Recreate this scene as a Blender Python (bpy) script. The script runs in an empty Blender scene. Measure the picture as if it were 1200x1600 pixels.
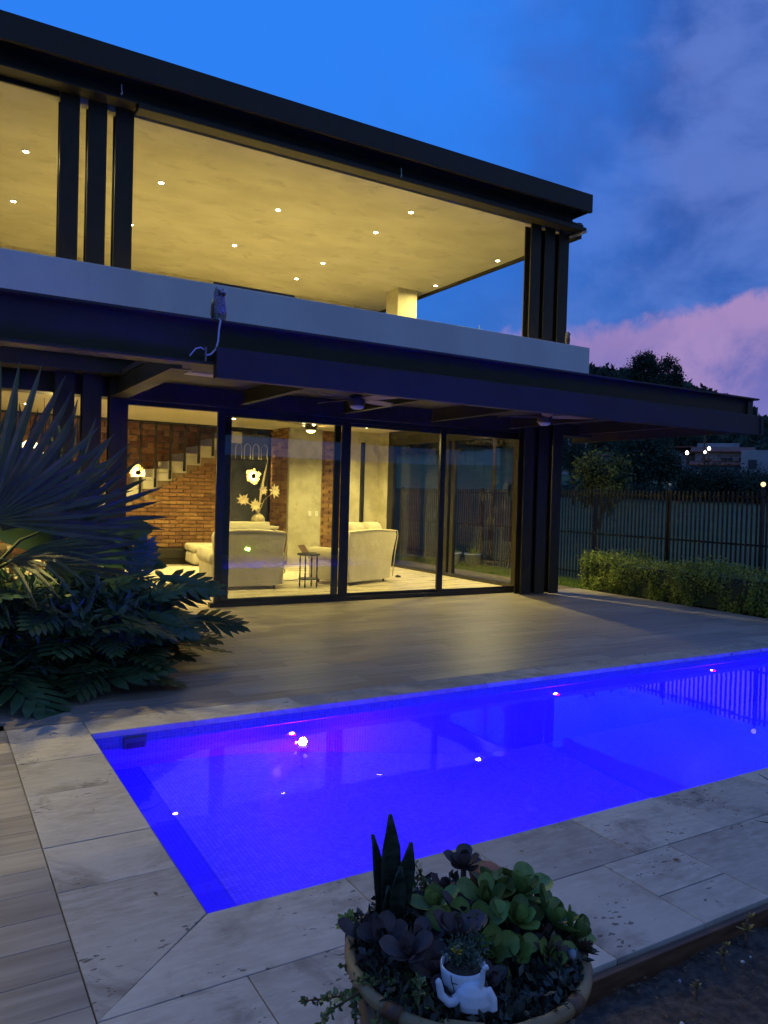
import bpy, bmesh, math, random
import numpy as np
from mathutils import Vector, Matrix

R = math.radians
random.seed(7)
rng = np.random.default_rng(11)
scene = bpy.context.scene
COL = scene.collection

# ------------------------------------------------------------------ camera
YAW, PITCH, ROLL = R(30.771), R(-1.1543), R(1.5958)
f = Vector((math.sin(YAW) * math.cos(PITCH), math.cos(YAW) * math.cos(PITCH), math.sin(PITCH)))
r0 = Vector((math.cos(YAW), -math.sin(YAW), 0))
u0 = r0.cross(f)
rr = r0 * math.cos(ROLL) + u0 * math.sin(ROLL)
uu = -r0 * math.sin(ROLL) + u0 * math.cos(ROLL)
cam_d = bpy.data.cameras.new('camera')
cam = bpy.data.objects.new('camera', cam_d)
COL.objects.link(cam)
M = Matrix((rr, uu, -f)).transposed().to_4x4()
M.translation = Vector((0, 0, 1.6))
cam.matrix_world = M
cam_d.sensor_fit = 'HORIZONTAL'
cam_d.sensor_width = 36.0
cam_d.lens = 1197.5 / 1200 * 36
cam_d.clip_start = 0.05
cam_d.clip_end = 3000
scene.camera = cam

# ------------------------------------------------------------------ exposure / render
scene.view_settings.view_transform = 'Standard'
scene.view_settings.look = 'None'
scene.view_settings.exposure = 0.0
scene.view_settings.gamma = 1.0
cy = scene.cycles
cy.use_denoising = True
cy.max_bounces = 9
cy.diffuse_bounces = 4
cy.glossy_bounces = 5
cy.transmission_bounces = 8
cy.transparent_max_bounces = 16
cy.sample_clamp_indirect = 4.0
cy.caustics_reflective = True
cy.caustics_refractive = True
cy.blur_glossy = 0.5


# ------------------------------------------------------------------ node helper
class NT:
    def __init__(self, tree):
        self.t = tree

    def n(self, typ, **kw):
        nd = self.t.nodes.new(typ)
        for k, v in kw.items():
            setattr(nd, k, v)
        return nd

    def link(self, a, b):
        self.t.links.new(a, b)

    def inp(self, sock, v):
        if isinstance(v, bpy.types.NodeSocket):
            self.link(v, sock)
        elif isinstance(v, (tuple, list)) and len(v) == 3 and sock.type == 'RGBA':
            sock.default_value = (*v, 1)
        else:
            sock.default_value = v

    def math(self, op, a, b=None, c=None, clamp=False):
        nd = self.n('ShaderNodeMath', operation=op, use_clamp=clamp)
        self.inp(nd.inputs[0], a)
        if b is not None:
            self.inp(nd.inputs[1], b)
        if c is not None:
            self.inp(nd.inputs[2], c)
        return nd.outputs[0]

    def vmath(self, op, a, b=None, scale=None):
        nd = self.n('ShaderNodeVectorMath', operation=op)
        self.inp(nd.inputs[0], a)
        if b is not None:
            self.inp(nd.inputs[1], b)
        if scale is not None:
            self.inp(nd.inputs['Scale'], scale)
        return nd.outputs[0] if op not in ('DOT_PRODUCT', 'LENGTH') else nd.outputs['Value']

    def step(self, v, a, b):
        nd = self.n('ShaderNodeMapRange', interpolation_type='SMOOTHSTEP')
        self.inp(nd.inputs[0], v)
        nd.inputs[1].default_value = a
        nd.inputs[2].default_value = b
        return nd.outputs[0]

    def lerp(self, v, a, b, c, d):
        nd = self.n('ShaderNodeMapRange')
        self.inp(nd.inputs[0], v)
        for i, x in enumerate((a, b, c, d)):
            nd.inputs[1 + i].default_value = x
        return nd.outputs[0]

    def mix(self, fac, a, b, blend='MIX'):
        nd = self.n('ShaderNodeMix', data_type='RGBA', blend_type=blend)
        self.inp(nd.inputs[0], fac)
        self.inp(nd.inputs[6], a)
        self.inp(nd.inputs[7], b)
        return nd.outputs[2]

    def noise(self, vec, scale, detail=4, rough=0.55, dist=0.0, out='Fac'):
        nd = self.n('ShaderNodeTexNoise')
        self.inp(nd.inputs['Vector'], vec)
        nd.inputs['Scale'].default_value = scale
        nd.inputs['Detail'].default_value = detail
        nd.inputs['Roughness'].default_value = rough
        nd.inputs['Distortion'].default_value = dist
        return nd.outputs[out]


# ------------------------------------------------------------------ world: dusk sky, blue with a cloud deck and a pink bank at sunset side
world = bpy.data.worlds.new('World')
scene.world = world
world.use_nodes = True
wt = world.node_tree
wt.nodes.clear()
W = NT(wt)
gen = W.n('ShaderNodeTexCoord').outputs['Generated']
dirv = W.vmath('NORMALIZE', gen)
sep = W.n('ShaderNodeSeparateXYZ')
W.link(dirv, sep.inputs[0])
dx, dy, dz = sep.outputs
el = W.math('ARCSINE', dz)                          # elevation, radians
az = W.math('ARCTAN2', dx, dy)                      # azimuth from +Y to +X
hz = W.math('MAXIMUM', W.math('ADD', dz, 0.16), 0.05)
plane = W.vmath('DIVIDE', dirv, W.n('ShaderNodeCombineXYZ').outputs[0])
comb = W.n('ShaderNodeCombineXYZ')
W.link(W.math('DIVIDE', dx, hz), comb.inputs[0])
W.link(W.math('DIVIDE', dy, hz), comb.inputs[1])
W.link(W.math('MULTIPLY', dz, 1.2), comb.inputs[2])
cl = comb.outputs[0]
sky = W.n('ShaderNodeTexSky', sky_type='NISHITA')
sky.sun_disc = False
sky.sun_elevation = R(1.0)
sky.sun_rotation = R(75)
sky.ozone_density = 4.0
nish = W.vmath('SCALE', sky.outputs[0], scale=0.05)
base = W.mix(W.step(el, 0.1, 0.50), (0.034, 0.170, 0.62), (0.030, 0.238, 0.98))
base = W.mix(0.08, base, nish)
# cloud deck: thins out toward the clear patch at azimuth about -10 degrees
hor = W.math('MAXIMUM', W.math('SQRT', W.math('ADD', W.math('MULTIPLY', dx, dx), W.math('MULTIPLY', dy, dy))), 0.05)
clear = W.math('DIVIDE', W.math('ADD', W.math('MULTIPLY', dx, math.sin(R(-10))), W.math('MULTIPLY', dy, math.cos(R(-10)))), hor)
nA = W.noise(dirv, 2.4, 6, 0.55, 0.25)
nB = W.noise(W.vmath('MULTIPLY', dirv, (1.0, 1.0, 1.7)), 4.6, 7, 0.58, 0.25)
cover = W.math('ADD', W.math('MULTIPLY', clear, -1.0), W.math('MULTIPLY', W.math('SUBTRACT', nA, 0.5), 0.75))
deck_m = W.math('MULTIPLY', W.step(cover, -0.84, -0.48), W.lerp(el, 0.16, 0.34, 0.45, 1.0))
deck_c = W.mix(W.step(nB, 0.42, 0.66), (0.030, 0.078, 0.33), (0.115, 0.185, 0.53))
behind = W.step(clear, 0.25, -0.45)                  # paler overcast round to the other side
deck_c = W.mix(behind, deck_c, W.mix(W.step(nB, 0.36, 0.74), (0.11, 0.185, 0.42), (0.17, 0.25, 0.50)))
c1 = W.mix(W.math('MULTIPLY', deck_m, 0.86), base, deck_c)
# lilac light veil higher up on the sunset side
veil = W.math('MULTIPLY', W.step(W.noise(dirv, 3.4, 5, 0.55, 0.2), 0.46, 0.68), W.step(el, 0.30, 0.55))
c1 = W.mix(W.math('MULTIPLY', W.math('MULTIPLY', veil, deck_m), 0.6), c1, (0.085, 0.105, 0.37))
# pink bank, low
nP = W.noise(dirv, 5.0, 3, 0.5, 0.2)
nP2 = W.noise(dirv, 11.0, 6, 0.6, 0.3)
nP3 = W.noise(dirv, 24.0, 5, 0.6, 0.2)
azs = W.lerp(az, 0.72, 1.10, 0.195, 0.262)           # top of the bank by azimuth
top = W.math('ADD', azs, W.math('MULTIPLY', W.math('SUBTRACT', nP, 0.5), 0.13))
top = W.math('ADD', top, W.math('MULTIPLY', W.math('SUBTRACT', nP2, 0.5), 0.075))
top = W.math('ADD', top, W.math('MULTIPLY', W.math('SUBTRACT', nP3, 0.5), 0.035))
bank = W.math('MULTIPLY', W.step(W.math('SUBTRACT', top, el), -0.004, 0.016), W.step(az, 0.60, 0.70))
bank = W.math('MULTIPLY', bank, W.step(W.math('MULTIPLY', az, -1.0), -2.6, -2.0))
rim = W.step(W.math('SUBTRACT', top, el), 0.085, 0.0)        # sunlit crowns of the heaps
pink = W.mix(W.step(nP2, 0.38, 0.64), (0.155, 0.150, 0.46), (0.38, 0.255, 0.53))
pink = W.mix(W.math('MULTIPLY', rim, 0.6), pink, (0.42, 0.265, 0.52))
pink = W.mix(W.step(el, 0.17, 0.04), pink, (0.25, 0.215, 0.58))
c2 = W.mix(W.math('MULTIPLY', bank, 0.92), c1, pink)
bg = W.n('ShaderNodeBackground')
W.link(c2, bg.inputs[0])
bg.inputs[1].default_value = 1.0
W.link(bg.outputs[0], W.n('ShaderNodeOutputWorld').inputs[0])
wt.nodes.remove(plane.node)


# ------------------------------------------------------------------ materials
MATS = {}


def pmat(name, c1, c2=None, scale=4, rough=0.5, bump=0.0, bscale=None, stretch=(1, 1, 1), rand=0.0, metallic=0.0,
         detail=5, lo=0.35, hi=0.65, spec=0.5, island=0.0, trans=0.0, c3=None, c3scale=1.0, coat=0.0):
    """Procedural material: noise between two colours in world position, optional per-object and per-island shift, bump."""
    m = bpy.data.materials.new(name)
    m.use_nodes = True
    t = NT(m.node_tree)
    b = m.node_tree.nodes['Principled BSDF']
    geo = t.n('ShaderNodeNewGeometry')
    info = t.n('ShaderNodeObjectInfo')
    pos = t.vmath('MULTIPLY', geo.outputs['Position'], tuple(stretch))
    off = t.vmath('SCALE', (13.1, 7.7, 4.3), scale=info.outputs['Random'])
    if rand:
        pos = t.vmath('ADD', pos, off)
    nz = t.noise(pos, scale, detail)
    colr = t.mix(t.step(nz, lo, hi), c1, c2 or c1)
    if c3 is not None:
        colr = t.mix(t.step(t.noise(pos, c3scale, 4, 0.6, 0.4), 0.52, 0.72), colr, c3)
    if rand:
        hs = t.n('ShaderNodeHueSaturation')
        hs.inputs['Hue'].default_value = 0.5
        t.link(t.lerp(info.outputs['Random'], 0, 1, 1 - rand, 1 + rand), hs.inputs['Value'])
        t.link(t.lerp(info.outputs['Random'], 0, 1, 0.49, 0.51), hs.inputs['Hue'])
        t.link(colr, hs.inputs['Color'])
        colr = hs.outputs[0]
    if island:
        hs = t.n('ShaderNodeHueSaturation')
        t.link(t.lerp(geo.outputs['Random Per Island'], 0, 1, 1 - island, 1 + island), hs.inputs['Value'])
        t.link(t.lerp(geo.outputs['Random Per Island'], 0, 1, 0.485, 0.515), hs.inputs['Hue'])
        t.link(colr, hs.inputs['Color'])
        colr = hs.outputs[0]
    t.link(colr, b.inputs['Base Color'])
    b.inputs['Metallic'].default_value = metallic
    b.inputs['Specular IOR Level'].default_value = spec
    b.inputs['Coat Weight'].default_value = coat
    t.link(t.lerp(nz, 0.2, 0.8, max(rough - 0.08, 0.02), min(rough + 0.1, 1)), b.inputs['Roughness'])
    if bump:
        bp = t.n('ShaderNodeBump')
        bp.inputs['Strength'].default_value = 1.0
        bp.inputs['Distance'].default_value = bump
        t.link(t.noise(pos, bscale or scale * 6, 5, 0.6), bp.inputs['Height'])
        t.link(bp.outputs[0], b.inputs['Normal'])
    if trans:
        tr = t.n('ShaderNodeBsdfTranslucent')
        t.link(colr, tr.inputs[0])
        ms = t.n('ShaderNodeMixShader')
        ms.inputs[0].default_value = trans
        t.link(b.outputs[0], ms.inputs[1])
        t.link(tr.outputs[0], ms.inputs[2])
        t.link(ms.outputs[0], m.node_tree.nodes['Material Output'].inputs[0])
    MATS[name] = m
    return m


def emat(name, color, strength):
    m = bpy.data.materials.new(name)
    m.use_nodes = True
    b = m.node_tree.nodes['Principled BSDF']
    b.inputs['Base Color'].default_value = (*color, 1)
    b.inputs['Emission Color'].default_value = (*color, 1)
    b.inputs['Emission Strength'].default_value = strength
    MATS[name] = m
    return m


WARM = (1.0, 0.79, 0.245)
steel = pmat('dark_steel', (0.038, 0.032, 0.017), (0.047, 0.040, 0.022), 3, 0.55, 0.0004, 60, spec=0.3)
steel_in = pmat('black_aluminium', (0.012, 0.012, 0.015), (0.02, 0.02, 0.022), 5, 0.35)
stucco = pmat('white_stucco', (0.66, 0.68, 0.68), (0.74, 0.76, 0.75), 1.2, 0.85, 0.0015, 90, spec=0.2, stretch=(1, 1, 0.6), c3=(0.64, 0.66, 0.66), c3scale=1.1)
ceil_board = pmat('mottled_concrete_ceiling', (0.44, 0.41, 0.34), (0.56, 0.53, 0.45), 1.3, 0.8, 0.002, 9, stretch=(0.8, 1.2, 1), detail=8,
                  c3=(0.42, 0.39, 0.325), c3scale=3.0, lo=0.25, hi=0.75)
plaster = pmat('ceiling_plaster', (0.62, 0.57, 0.44), (0.70, 0.65, 0.52), 1, 0.9, spec=0.2)
concrete = pmat('polished_concrete', (0.40, 0.37, 0.27), (0.55, 0.51, 0.39), 2.5, 0.6, 0.001, 30, detail=8, c3=(0.36, 0.33, 0.25), c3scale=4)
brick_m = pmat('fired_brick', (0.215, 0.112, 0.05), (0.33, 0.175, 0.082), 9, 0.85, 0.003, 60, rand=0.33)
brick_s = pmat('fired_brick_field', (0.215, 0.112, 0.05), (0.33, 0.175, 0.082), 9, 0.85, 0.003, 60, island=0.33)
stone_s = pmat('rough_adobe', (0.33, 0.15, 0.06), (0.46, 0.25, 0.12), 7, 0.9, 0.008, 22, island=0.28)
mortar = pmat('mortar', (0.26, 0.19, 0.11), (0.34, 0.25, 0.15), 14, 0.95, 0.003, 40)
step_m = pmat('stair_concrete', (0.50, 0.46, 0.36), (0.60, 0.56, 0.45), 3, 0.7)
floor_in = pmat('indoor_floor', (0.46, 0.40, 0.30), (0.58, 0.52, 0.41), 2.2, 0.28, 0.0, stretch=(0.5, 5, 1), detail=6)
floor_up = pmat('terrace_floor', (0.52, 0.48, 0.40), (0.6, 0.56, 0.47), 2, 0.5)
plank_m = pmat('wood_look_tile', (0.27, 0.235, 0.185), (0.41, 0.365, 0.295), 2.4, 0.42, 0.0006, 18, stretch=(0.55, 8, 1), rand=0.15, detail=7, lo=0.3, hi=0.7)
plank_s = pmat('wood_look_tile_field', (0.27, 0.235, 0.185), (0.41, 0.365, 0.295), 2.4, 0.42, 0.0006, 18, stretch=(0.55, 8, 1), island=0.15, detail=7, lo=0.3, hi=0.7)
grout = pmat('deck_grout', (0.10, 0.085, 0.06), (0.15, 0.12, 0.09), 10, 0.9)
soil_m = pmat('dark_soil', (0.04, 0.032, 0.025), (0.11, 0.085, 0.062), 26, 0.95, 0.02, 40, detail=8)
lawn_m = pmat('lawn', (0.065, 0.10, 0.026), (0.10, 0.14, 0.04), 0.6, 0.95, 0.03, 40, c3=(0.05, 0.075, 0.03), c3scale=0.05)
grass_m = pmat('grass_blade', (0.09, 0.17, 0.025), (0.16, 0.24, 0.05), 2, 0.8, island=0.35, trans=0.2)
fence_m = pmat('fence_steel', (0.006, 0.011, 0.011), (0.010, 0.016, 0.015), 3, 0.5)
sofa_m = pmat('cream_upholstery', (0.60, 0.55, 0.42), (0.68, 0.63, 0.50), 3, 0.95, 0.02, 7, spec=0.15)
wood_m = pmat('dark_wood', (0.10, 0.045, 0.02), (0.16, 0.08, 0.035), 6, 0.5, stretch=(1, 1, 6))
iron_m = pmat('wrought_iron', (0.012, 0.011, 0.010), (0.02, 0.018, 0.016), 8, 0.5)
rug_m = pmat('shaggy_rug', (0.58, 0.53, 0.43), (0.70, 0.65, 0.55), 12, 1.0, 0.02, 60)
panel_m = pmat('slate_panel', (0.055, 0.060, 0.075), (0.09, 0.095, 0.11), 3, 0.45, 0.002, 12)
white_c = pmat('white_ceramic', (0.70, 0.72, 0.74), (0.78, 0.80, 0.82), 6, 0.25, spec=0.5)
owl_d = pmat('owl_plumage', (0.075, 0.068, 0.065), (0.36, 0.35, 0.34), 95, 0.7, 0.002, 120, lo=0.42, hi=0.58)
cable_m = pmat('white_cable', (0.62, 0.62, 0.66), None, 5, 0.5)
fan_m = pmat('fan_body', (0.03, 0.028, 0.028), (0.05, 0.045, 0.04), 5, 0.4)
fanblade_m = pmat('fan_blade', (0.20, 0.16, 0.11), (0.28, 0.22, 0.15), 5, 0.5, stretch=(1, 6, 1))
lens_m = pmat('frosted_lens', (0.7, 0.7, 0.72), None, 3, 0.4)
soffit_m = pmat('canopy_soffit', (0.035, 0.032, 0.034), (0.055, 0.05, 0.05), 2, 0.6, stretch=(1, 9, 1))
poly_m = pmat('canopy_light_panel', (0.50, 0.47, 0.47), (0.58, 0.55, 0.54), 2, 0.4)
palm_m = pmat('palm_leaf', (0.046, 0.062, 0.022), (0.076, 0.094, 0.032), 4, 0.5, island=0.25, rand=0.2, trans=0.12)
phil_m = pmat('philodendron_leaf', (0.045, 0.095, 0.038), (0.085, 0.145, 0.055), 5, 0.38, rand=0.45, trans=0.15)
ban_m = pmat('broad_leaf', (0.035, 0.085, 0.03), (0.06, 0.12, 0.045), 4, 0.4, rand=0.25, trans=0.15)
bark_m = pmat('bark', (0.07, 0.05, 0.035), (0.12, 0.09, 0.06), 9, 0.95, 0.01, 20)
hedge_m = pmat('hedge_leaf', (0.16, 0.23, 0.035), (0.30, 0.36, 0.065), 3.5, 0.6, island=0.45, trans=0.2)
tree_m = pmat('tree_leaf', (0.030, 0.055, 0.022), (0.060, 0.095, 0.035), 0.6, 0.8, island=0.45, trans=0.15)
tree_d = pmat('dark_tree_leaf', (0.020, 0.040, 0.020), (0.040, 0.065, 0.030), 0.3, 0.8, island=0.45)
bamboo_m = pmat('bamboo_rim', (0.26, 0.165, 0.065), (0.36, 0.24, 0.10), 7, 0.5, 0.001, 40)
pot_m = pmat('weathered_wood_bowl', (0.14, 0.10, 0.065), (0.22, 0.16, 0.10), 6, 0.8, 0.003, 30)
terra_m = pmat('terracotta', (0.26, 0.10, 0.055), (0.34, 0.15, 0.09), 12, 0.85, 0.001, 60)
jade_m = pmat('green_succulent_leaf', (0.12, 0.20, 0.04), (0.27, 0.35, 0.08), 14, 0.4, rand=0.4, trans=0.12)
purp_m = pmat('purple_succulent_leaf', (0.060, 0.040, 0.038), (0.12, 0.075, 0.065), 14, 0.5, rand=0.4)
tiny_m = pmat('trailing_leaf', (0.11, 0.16, 0.045), (0.21, 0.25, 0.08), 14, 0.45, island=0.4, trans=0.1)
echev_m = pmat('blue_green_succulent', (0.06, 0.095, 0.075), (0.10, 0.14, 0.11), 14, 0.5, rand=0.3)
snake_m = pmat('snake_plant_leaf', (0.016, 0.026, 0.016), (0.045, 0.06, 0.035), 30, 0.4, stretch=(1, 1, 3), detail=3)
yel_m = pmat('yellow_flower', (0.75, 0.50, 0.03), (0.80, 0.60, 0.06), 30, 0.5)
yelgreen_m = pmat('yellow_green_succulent', (0.26, 0.20, 0.05), (0.32, 0.27, 0.08), 20, 0.5, rand=0.2)
pebble_m = pmat('pale_pebble', (0.38, 0.40, 0.42), (0.52, 0.55, 0.57), 20, 0.7, rand=0.3)
dry_m = pmat('dried_flower', (0.55, 0.45, 0.28), (0.65, 0.54, 0.36), 20, 0.9, rand=0.1)
tan_m = pmat('tan_ceramic', (0.36, 0.30, 0.19), (0.50, 0.42, 0.28), 14, 0.6, 0.001, 60)
roof_red = pmat('red_tile_roof', (0.20, 0.075, 0.05), (0.27, 0.11, 0.07), 0.8, 0.9)
far_white = pmat('far_white_wall', (0.30, 0.31, 0.33), (0.38, 0.39, 0.40), 0.4, 0.9)
far_dark = pmat('far_window', (0.03, 0.03, 0.035), None, 1, 0.3)
dead_m = pmat('fallen_leaf', (0.08, 0.055, 0.03), (0.17, 0.11, 0.06), 40, 0.8, rand=0.4)
pink_m = pmat('pink_gravel', (0.22, 0.08, 0.10), (0.30, 0.12, 0.14), 60, 0.9, 0.004, 120)
bulb_m = emat('lit_bulb', (1.0, 0.85, 0.5), 40)
shade_m = emat('lit_shade', (1.0, 0.80, 0.42), 3.0)
halo_m = emat('sconce_wall_halo', (1.0, 0.78, 0.26), 1.1)
farlamp_m = emat('far_lamp', (1.0, 0.92, 0.80), 9.0)
solar_m = emat('solar_lamp', (1.0, 0.80, 0.35), 1.6)
pool_white = emat('pool_lamp_lens', (1.0, 0.75, 0.85), 22.0)
pool_pink = emat('pool_lamp_lens_magenta', (1.0, 0.35, 0.75), 26.0)
green_e = emat('garden_lamp_lens', (0.35, 1.0, 0.15), 20.0)


def travertine():
    m = bpy.data.materials.new('travertine')
    m.use_nodes = True
    t = NT(m.node_tree)
    b = m.node_tree.nodes['Principled BSDF']
    geo = t.n('ShaderNodeNewGeometry')
    info = t.n('ShaderNodeObjectInfo')
    rnd = info.outputs['Random']
    pos = t.vmath('ADD', geo.outputs['Position'], t.vmath('SCALE', (3.1, 5.7, 0.3), scale=rnd))
    big = t.noise(pos, 2.2, 6, 0.6, 0.3)
    col = t.mix(t.step(big, 0.3, 0.7), (0.35, 0.315, 0.25), (0.50, 0.46, 0.375))
    fine = t.noise(t.vmath('MULTIPLY', pos, (1, 3.5, 1)), 9, 7, 0.65)
    col = t.mix(t.step(fine, 0.35, 0.8), col, (0.55, 0.515, 0.43))
    stain = t.math('MULTIPLY', t.step(t.noise(pos, 2.3, 8, 0.70, 0.5), 0.50, 0.70), 0.72)
    col = t.mix(stain, col, (0.17, 0.145, 0.115))
    vv = t.vmath('MULTIPLY', pos, (17, 46, 17))
    vv = t.vmath('ADD', vv, t.vmath('SCALE', t.noise(pos, 14, 3, out='Color'), scale=2.2))
    vo = t.n('ShaderNodeTexVoronoi')
    t.link(vv, vo.inputs['Vector'])
    vo.inputs['Scale'].default_value = 1.0
    vsz = t.math('MULTIPLY', t.step(t.noise(pos, 3.2, 4), 0.45, 0.68), 0.28)
    pit = t.math('LESS_THAN', vo.outputs['Distance'], vsz)
    col = t.mix(t.math('MULTIPLY', pit, 0.75), col, (0.05, 0.042, 0.034))
    hs = t.n('ShaderNodeHueSaturation')
    t.link(t.lerp(rnd, 0, 1, 0.78, 1.14), hs.inputs['Value'])
    t.link(col, hs.inputs['Color'])
    t.link(hs.outputs[0], b.inputs['Base Color'])
    b.inputs['Roughness'].default_value = 0.72
    bp = t.n('ShaderNodeBump')
    bp.inputs['Distance'].default_value = 0.004
    bp.inputs['Strength'].default_value = 0.8
    h = t.math('SUBTRACT', t.math('MULTIPLY', fine, 0.5), pit)
    t.link(h, bp.inputs['Height'])
    t.link(bp.outputs[0], b.inputs['Normal'])
    return m


trav_m = travertine()


def mosaic(name, axes, size=0.024, c1=(0.075, 0.085, 0.30, 1), c2=(0.11, 0.12, 0.38, 1), cg=(0.17, 0.18, 0.34, 1)):
    m = bpy.data.materials.new(name)
    m.use_nodes = True
    t = NT(m.node_tree)
    b = m.node_tree.nodes['Principled BSDF']
    geo = t.n('ShaderNodeNewGeometry')
    s = t.n('ShaderNodeSeparateXYZ')
    t.link(geo.outputs['Position'], s.inputs[0])
    c = t.n('ShaderNodeCombineXYZ')
    t.link(s.outputs[axes[0]], c.inputs[0])
    t.link(s.outputs[axes[1]], c.inputs[1])
    br = t.n('ShaderNodeTexBrick')
    br.offset = 0.0
    t.link(c.outputs[0], br.inputs['Vector'])
    br.inputs['Color1'].default_value = c1
    br.inputs['Color2'].default_value = c2
    br.inputs['Mortar'].default_value = cg
    br.inputs['Scale'].default_value = 1.0
    br.inputs['Brick Width'].default_value = size
    br.inputs['Row Height'].default_value = size
    br.inputs['Mortar Size'].default_value = size * 0.07
    br.inputs['Mortar Smooth'].default_value = 0.2
    t.link(br.outputs[0], b.inputs['Base Color'])
    b.inputs['Roughness'].default_value = 0.25
    return m


mos_xy, mos_xz, mos_yz = mosaic('mosaic_floor', (0, 1)), mosaic('mosaic_long_wall', (0, 2)), mosaic('mosaic_end_wall', (1, 2))
mos_ledge = mosaic('mosaic_pale', (0, 1), c1=(0.14, 0.14, 0.36, 1), c2=(0.20, 0.20, 0.42, 1), cg=(0.08, 0.08, 0.28, 1))
mos_shade = mosaic('mosaic_shade_strip', (0, 1), c1=(0.03, 0.03, 0.36, 1), c2=(0.04, 0.04, 0.42, 1), cg=(0.06, 0.06, 0.38, 1))


def glass_mat():
    m = bpy.data.materials.new('clear_glass')
    m.use_nodes = True
    t = NT(m.node_tree)
    m.node_tree.nodes.remove(m.node_tree.nodes['Principled BSDF'])
    lw = t.n('ShaderNodeLayerWeight')
    fr = t.math('MULTIPLY_ADD', t.math('POWER', lw.outputs['Facing'], 5.0), 0.955, 0.045)
    tr = t.n('ShaderNodeBsdfTransparent')
    tr.inputs[0].default_value = (0.96, 0.97, 0.96, 1)
    gl = t.n('ShaderNodeBsdfGlossy')
    gl.inputs['Roughness'].default_value = 0.0
    ms = t.n('ShaderNodeMixShader')
    t.link(fr, ms.inputs[0])
    t.link(tr.outputs[0], ms.inputs[1])
    t.link(gl.outputs[0], ms.inputs[2])
    t.link(ms.outputs[0], m.node_tree.nodes['Material Output'].inputs[0])
    return m


glass_m = glass_mat()


def water_mat():
    m = bpy.data.materials.new('pool_water')
    m.use_nodes = True
    t = NT(m.node_tree)
    m.node_tree.nodes.remove(m.node_tree.nodes['Principled BSDF'])
    g = t.n('ShaderNodeBsdfGlass')
    g.inputs['IOR'].default_value = 1.16
    g.inputs['Roughness'].default_value = 0.0
    geo = t.n('ShaderNodeNewGeometry')
    bp = t.n('ShaderNodeBump')
    bp.inputs['Distance'].default_value = 0.0022
    bp.inputs['Strength'].default_value = 0.35
    t.link(t.noise(geo.outputs['Position'], 2.2, 3, 0.5, 0.3), bp.inputs['Height'])
    t.link(bp.outputs[0], g.inputs['Normal'])
    t.link(g.outputs[0], m.node_tree.nodes['Material Output'].inputs[0])
    return m


water_m = water_mat()


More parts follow.
